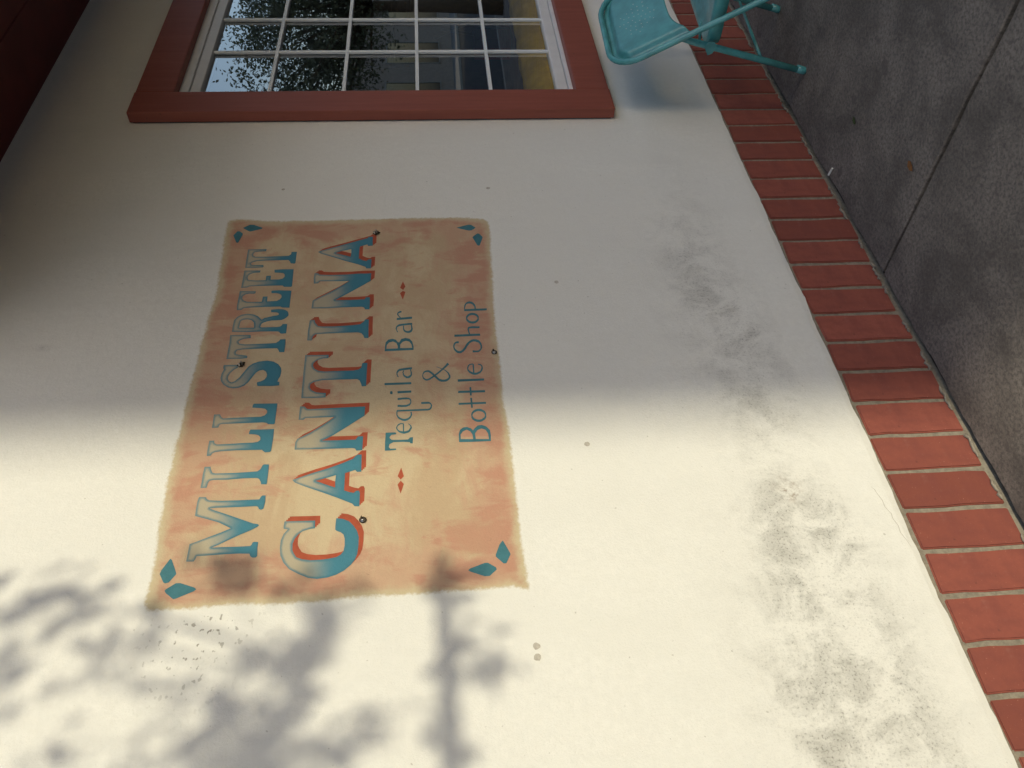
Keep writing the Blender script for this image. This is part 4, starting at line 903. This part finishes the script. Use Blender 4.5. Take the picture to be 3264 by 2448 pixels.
for w in (0.012, WD - 0.012):
    a, b = cp(w, 0.0, 0.010), cp(w, 0.142, 0.525)
    v, f = tube([a, a.lerp(b, 0.5), a.lerp(b, 0.9), b], [0.0125, 0.0130, 0.0125, 0.0095], 14)
    mesh('rear_leg', v, f, M['chair'], chair, smooth=True)
    v, f = tube([cp(w, -0.002, 0.0), cp(w, 0.001, 0.006), cp(w, 0.010, 0.036)], [0.0140, 0.0152, 0.0150], 14)
    mesh('foot_cap', v, f, M['chair'], chair, smooth=True)
    wf = -0.012 if w < 0.2 else WD + 0.012
    n0, z0 = lean(0.0)
    n1, z1 = lean(0.04)
    v, f = tube([cp(wf, n0, 0.0), cp(wf, n0, 0.006), cp(wf, n1, z1)], [0.0125, 0.0135, 0.0135], 14)
    mesh('foot_cap', v, f, M['chair'], chair, smooth=True)
    # folding link from the upright to the rear leg and the seat bracket
    sg = 1 if w < 0.2 else -1
    n2, z2 = lean(0.535)
    v, f = tube([cp(w + 0.016 * sg, n2, z2), cp(w + 0.016 * sg, 0.119, 0.446)], 0.0055, 8)
    mesh('link', v, f, M['chair'], chair, smooth=True)
    pl = [(0.080, 0.412), (0.088, 0.395), (0.118, 0.385), (0.135, 0.398), (0.135, 0.425), (0.112, 0.430)]
    V = [cp(w - 0.014 * sg, n, z) for n, z in pl] + [cp(w - 0.011 * sg, n, z) for n, z in pl]
    k = len(pl)
    F = [tuple(range(k)), tuple(reversed(range(k, 2 * k)))] + [(i, i + k, (i + 1) % k + k, (i + 1) % k) for i in range(k)]
    mesh('seat_bracket', V, F, M['chair'], chair)
v, f = tube([cp(0.012, 0.052, 0.190), cp(WD - 0.012, 0.052, 0.190)], 0.006, 10)
mesh('rear_crossbar', v, f, M['chair'], chair, smooth=True)
n3, z3 = lean(0.17)
v, f = tube([cp(-0.012, n3, z3), cp(WD + 0.012, n3, z3)], 0.006, 10)
mesh('front_crossbar', v, f, M['chair'], chair, smooth=True)
def seat_mesh():
    c0, c1 = WD / 2, 0.285
    def ringp(hw, hl, z, p=7.0, n=72):
        out = []
        for k in range(n):
            a = 2 * math.pi * k / n
            ca, sa = math.cos(a), math.sin(a)
            r = (abs(ca) ** p + abs(sa) ** p) ** (-1 / p)
            out.append(cp(c0 + hw * r * ca, c1 + hl * r * sa, z + 0.012 * (r * sa)))
        return out
    R = [ringp(0.176, 0.190, 0.376), ringp(0.188, 0.202, 0.378), ringp(0.190, 0.204, 0.418), ringp(0.185, 0.199, 0.425), ringp(0.165, 0.180, 0.426), ringp(0.130, 0.148, 0.420), ringp(0.06, 0.07, 0.416, 3)]
    n = len(R[0])
    V = [q for r in R for q in r] + [cp(c0, c1, 0.408)]
    F = []
    for i in range(len(R) - 1):
        F += [(i * n + k, i * n + (k + 1) % n, (i + 1) * n + (k + 1) % n, (i + 1) * n + k) for k in range(n)]
    b = (len(R) - 1) * n
    F += [(b + k, b + (k + 1) % n, len(V) - 1) for k in range(n)]
    return V, F
v, f = seat_mesh()
mesh('seat', v, f, M['chair'], chair, smooth=True)
def back_panel():
    # pressed sheet: rolled rim, shallow dish, arched lower edge
    nw, ns = 61, 44
    w0, w1, top, rad = -0.006, WD + 0.006, 0.8875 - 0.006, 0.108
    V, F, ids = [], [], {}
    for j in range(ns):
        for i in range(nw):
            u = i / (nw - 1)
            w = w0 + (w1 - w0) * u
            e = min(w - w0, w1 - w)
            st = top - (rad - math.sqrt(max(0, rad * rad - (rad - e) ** 2)) if e < rad else 0)
            arch = 0.075 * (1 - (abs(2 * u - 1)) ** 3.0)
            sb = 0.560 + arch
            t = j / (ns - 1)
            s = sb + (st - sb) * t
            ed = min(e, (st - s) * 1.0 if t < 1 else 0)
            dish = -0.004 + 0.024 * min(1, max(0, ed - 0.022) / 0.018)
            bow = -0.018 * (1 - (2 * u - 1) ** 2)
            ids[i, j] = len(V)
            V.append(backp(w, s, dish + bow))
    for j in range(ns - 1):
        for i in range(nw - 1):
            F.append((ids[i, j], ids[i + 1, j], ids[i + 1, j + 1], ids[i, j + 1]))
    o = mesh('backrest', V, F, M['chair'], chair, smooth=True)
    md = o.modifiers.new('sheet', 'SOLIDIFY')
    md.thickness = 0.0016
    md.offset = 0
    # punched pattern: a flower of small holes in the middle of the sheet
    hv, hf = [], []
    for rr, cnt in ((0.018, 6), (0.036, 10), (0.054, 14), (0.070, 12)):
        for k in range(cnt):
            a = 2 * math.pi * (k + 0.5 * (cnt % 4 == 2)) / cnt
            if rr > 0.06 and k % 3 == 1:
                continue
            w, s = WD / 2 + rr * math.cos(a) * 1.25, 0.752 + rr * math.sin(a)
            u = (w - w0) / (w1 - w0)
            bow = -0.018 * (1 - (2 * u - 1) ** 2)
            kk = len(hv)
            for q in range(6):
                b = 2 * math.pi * q / 6
                hv.append(backp(w + 0.0026 * math.cos(b), s + 0.0026 * math.sin(b), 0.020 + bow + 0.0016))
            hf.append(tuple(range(kk, kk + 6)))
    mesh('perforations', hv, hf, M['hole'], o)
back_panel()

# ================================================================== litter on the pavement
v, f = tube([(0, 0, 0.004), (0.004, 0.018, 0.0042), (0.006, 0.034, 0.005)], [0.0036, 0.0037, 0.0038], 10)
o = mesh('cigarette_butt', v, f, M['butt'])
o.location = (2.475, -0.055, 0.0)
tag(o, 'white cigarette butt lying against the brick base', 'cigarette butt')
def fallen_leaf(x, y, rz, mat, label, s):
    V = []
    out = [(0, 0), (0.3, 0.22), (0.7, 0.25), (1.0, 0.0), (0.7, -0.22), (0.3, -0.2)]
    V = [(a * s, b * s, 0.002 + 0.006 * abs(b) * s / 0.02 * 0.4) for a, b in out] + [(0.5 * s, 0, 0.001)]
    F = [(k, (k + 1) % 6, 6) for k in range(6)]
    o = mesh('fallen_leaf', V, F, mat)
    o.location = (x, y, 0.0005)
    o.rotation_euler = (0, 0, rz)
    tag(o, label, 'leaf')
fallen_leaf(2.035, -0.345, -0.2, M['dryleaf'], 'dry orange leaf on the concrete near the slab joint', 0.045)
fallen_leaf(2.44, -0.255, -0.3, M['greenleaf'], 'dark green leaf on the concrete', 0.035)

# ================================================================== street trees
def limb(a, b, r0, r1, bend=0.12, n=7):
    a, b = Vector(a), Vector(b)
    off = Vector((random.uniform(-1, 1), random.uniform(-1, 1), random.uniform(0, 1))) * bend * (b - a).length
    pts = [a.lerp(b, t) + off * (4 * t * (1 - t)) for t in np.linspace(0, 1, n)]
    return tube(pts, [r0 + (r1 - r0) * t for t in np.linspace(0, 1, n)], 8)
def leaves(centres, per, spread, size, rng):
    """leaf blades scattered round each twig end"""
    cs = np.repeat(np.array(centres, float), per, axis=0)
    n = len(cs)
    p = cs + rng.normal(0, 1, (n, 3)) * spread
    a = rng.normal(0, 1, (n, 3)); a /= np.linalg.norm(a, axis=1)[:, None]
    b = np.cross(a, rng.normal(0, 1, (n, 3))); b /= np.linalg.norm(b, axis=1)[:, None]
    s = (size * rng.uniform(0.7, 1.25, n))[:, None]
    V = np.stack([p - a * s * 0.5, p + b * s * 0.27 - a * s * 0.05, p + a * s * 0.5, p - b * s * 0.27 - a * s * 0.05], 1).reshape(-1, 3)
    F = np.arange(n * 4).reshape(-1, 4)
    return V, F
def shade_tree():
    rng = np.random.default_rng(21)
    t = thing('street_tree', 'slender street tree on the pavement casting leaf shadows on the wall', 'tree', (0, 0, 0))
    D = 5.1
    def at(x, z, d=D):
        return Vector((x, 0, z)) + SUN * d
    root = Vector((-2.7, -5.0, 0.0))
    fork = Vector((-2.6, -4.95, 2.7))
    parts = [tube([root, root.lerp(fork, 0.35) + Vector((0.04, 0, 0)), root.lerp(fork, 0.7), fork], [0.13, 0.105, 0.09, 0.08], 12)]
    tops = []
    # twig ends whose shade falls on the plaster by the sign
    spots = [(859, 1706, 1.0), (905, 1720, .6), (822, 1757, 1.0), (780, 1775, .8), (736, 1791, .8), (663, 1771, 1.1), (630, 1800, 1.0), (590, 1846, 1.2), (560, 1880, 1.3), (690, 1937, .7),
             (650, 1900, .8), (775, 1883, .6), (879, 2117, .55), (951, 2332, .9), (928, 2290, .8), (905, 2240, .7), (952, 2432, .8), (806, 2194, .6), (780, 2150, .4), (851, 2372, .4), (756, 2420, 1.0), (700, 2440, .7),
             (599, 1633, .6), (575, 1655, .4), (562, 1709, .6), (618, 2245, .4), (997, 1975, 1.0), (970, 1945, .7), (955, 1800, .35), (945, 1428, .5), (920, 1440, .3), (749, 1397, 1.0), (765, 1405, .7), (640, 2060, .45), (585, 1976, .8), (540, 1990, .8), (610, 1455, .3),
             (720, 2060, .35), (742, 2270, .35), (520, 1760, 1.0), (500, 1850, 1.2), (480, 2100, .8)]
    lv = []
    for x, z, a in spots:
        c = at(x / 1000, z / 1000, D + rng.uniform(-0.4, 0.5))
        tops.append(c)
        lv.append(leaves([c], max(4, int(17 * a)), 0.022 + 0.017 * a, 0.066, rng))
    # main boughs
    b1 = at(0.30, 1.452); b1e = at(1.005, 1.468)
    parts.append(limb(fork + Vector((0, 0, -0.25)), b1, 0.05, 0.026, 0.05))
    parts.append(tube([b1, b1.lerp(b1e, 0.35) + Vector((0, 0, 0.004)), b1.lerp(b1e, 0.7), b1e], [0.023, 0.023, 0.021, 0.017], 8))
    hubs = [at(0.33, 1.80), at(0.30, 2.15), at(0.42, 2.45)]
    for h in hubs:
        parts.append(limb(fork, h, 0.05, 0.022, 0.08))
    def near_hub(c):
        return min(hubs + [b1], key=lambda h: (h - c).length)
    chain = [at(0.33, 1.80), at(0.52, 1.86), at(0.62, 1.80), at(0.74, 1.775), at(0.86, 1.70)]
    parts.append(tube(chain, [0.020, 0.016, 0.013, 0.010, 0.006], 7))
    for c in tops:
        cands = hubs + chain + [b1, b1e, b1.lerp(b1e, 0.5)]
        h = min(cands, key=lambda q: (q - c).length)
        parts.append(limb(h, c, 0.004, 0.002, 0.10, 5))
    # the rest of the crown, up and to the left
    rest = []
    for _ in range(240):
        while True:
            q = rng.normal(0, 1, 3)
            q = q / np.linalg.norm(q) * rng.uniform(0.3, 1) ** 0.5
            c = np.array([-2.9, -5.2, 4.6]) + q * np.array([1.7, 1.5, 1.4])
            k = -c[1] / -SUN.y
            sx, sz = c[0] - SUN.x * k, c[2] - SUN.z * k
            if not (sx > 0.40 and sx < 1.75 and sz < 2.75):
                break
        rest.append(c)
    for c in rest[::4]:
        parts.append(limb(fork, c, 0.03, 0.006, 0.08))
    lv.append(leaves(rest, 24, 0.17, 0.075, rng))
    v, f = join(parts)
    mesh('trunk', v, f, M['bark'], t, smooth=True)
    V = np.concatenate([a for a, _ in lv])
    mesh('crown', V, np.arange(len(V)).reshape(-1, 4), M['leaf'], t)
shade_tree()
def round_tree(base, ch, rad, n, per, size, seed, label):
    rng = np.random.default_rng(seed)
    t = thing('street_tree', label, 'tree', (0, 0, 0))
    fork = Vector((base[0], base[1], ch - rad[2] * 0.9))
    parts = [tube([Vector(base), Vector(base).lerp(fork, 0.5) + Vector((0.05, 0, 0)), fork], [0.15, 0.12, 0.10], 12)]
    cs = []
    for _ in range(n):
        q = rng.normal(0, 1, 3)
        q = q / np.linalg.norm(q) * rng.uniform(0.12, 1) ** 0.45
        q *= 1 + 0.18 * math.sin(5 * math.atan2(q[1], q[0]) + seed)
        cs.append(np.array([base[0], base[1], ch]) + q * np.array(rad))
    for c in cs[::5]:
        parts.append(limb(fork, c, 0.035, 0.008, 0.08))
    v, f = join(parts)
    mesh('trunk', v, f, M['bark'], t, smooth=True)
    V, F = leaves(cs, per, 0.15, size, rng)
    mesh('crown', V, F, M['leaf2'], t)
round_tree((16.2, -5.6, 0.0), 3.75, (3.1, 2.3, 1.35), 430, 100, 0.068, 5, 'round-crowned street tree mirrored in the window panes')

# ================================================================== across the street
def house(name, label, x0, x1, y0, y1, h, mat, rows, cols):
    b = thing(name, label, 'building', (x0, y1, 0))
    w, d = x1 - x0, y0 - y1
    box('wall', 0, w, d, 0, -0.29, h, mat, b)
    box('cornice', -0.15, w + 0.15, d - 0.15, 0.15, h, h + 0.3, M['kerb'], b, bevel=0.03)
    for r in range(rows):
        for c in range(cols):
            cx = w * (c + 0.5) / cols
            cz = 0.9 + (h - 0.6) * r / rows
            hw, hh = w / cols * 0.26, (h / rows) * 0.52
            o = boxes('window', [(cx - hw - 0.08, cx - hw, 0.0, 0.05, cz, cz + hh), (cx + hw, cx + hw + 0.08, 0.0, 0.05, cz, cz + hh), (cx - hw - 0.08, cx + hw + 0.08, 0.0, 0.06, cz + hh + 0.001, cz + hh + 0.1), (cx - hw - 0.12, cx + hw + 0.12, 0.0, 0.12, cz - 0.08, cz - 0.001)], M['kerb'], b)
            box('pane', cx - hw, cx + hw, 0.0, 0.015, cz, cz + hh, M['darkglass'], o)
house('opposite_building', 'tall plain rendered building across the street shading half the wall', -2.72, 34.0, -38, -26.0, 13.3, M['facade'], 3, 10)
house('added_bounce_blocker', 'added unseen block across the street that cuts bounced sunlight', -44.0, -12.5, -38, -26.0, 11.0, M['facade'], 2, 9)  # added out of view to shrink the sunlit pavement and its warm bounce
house('low_brick_shop', 'low brick shop across the street mirrored faintly in the window', 46.0, 110.0, -38, -26.0, 6.6, M['facade2'], 1, 12)
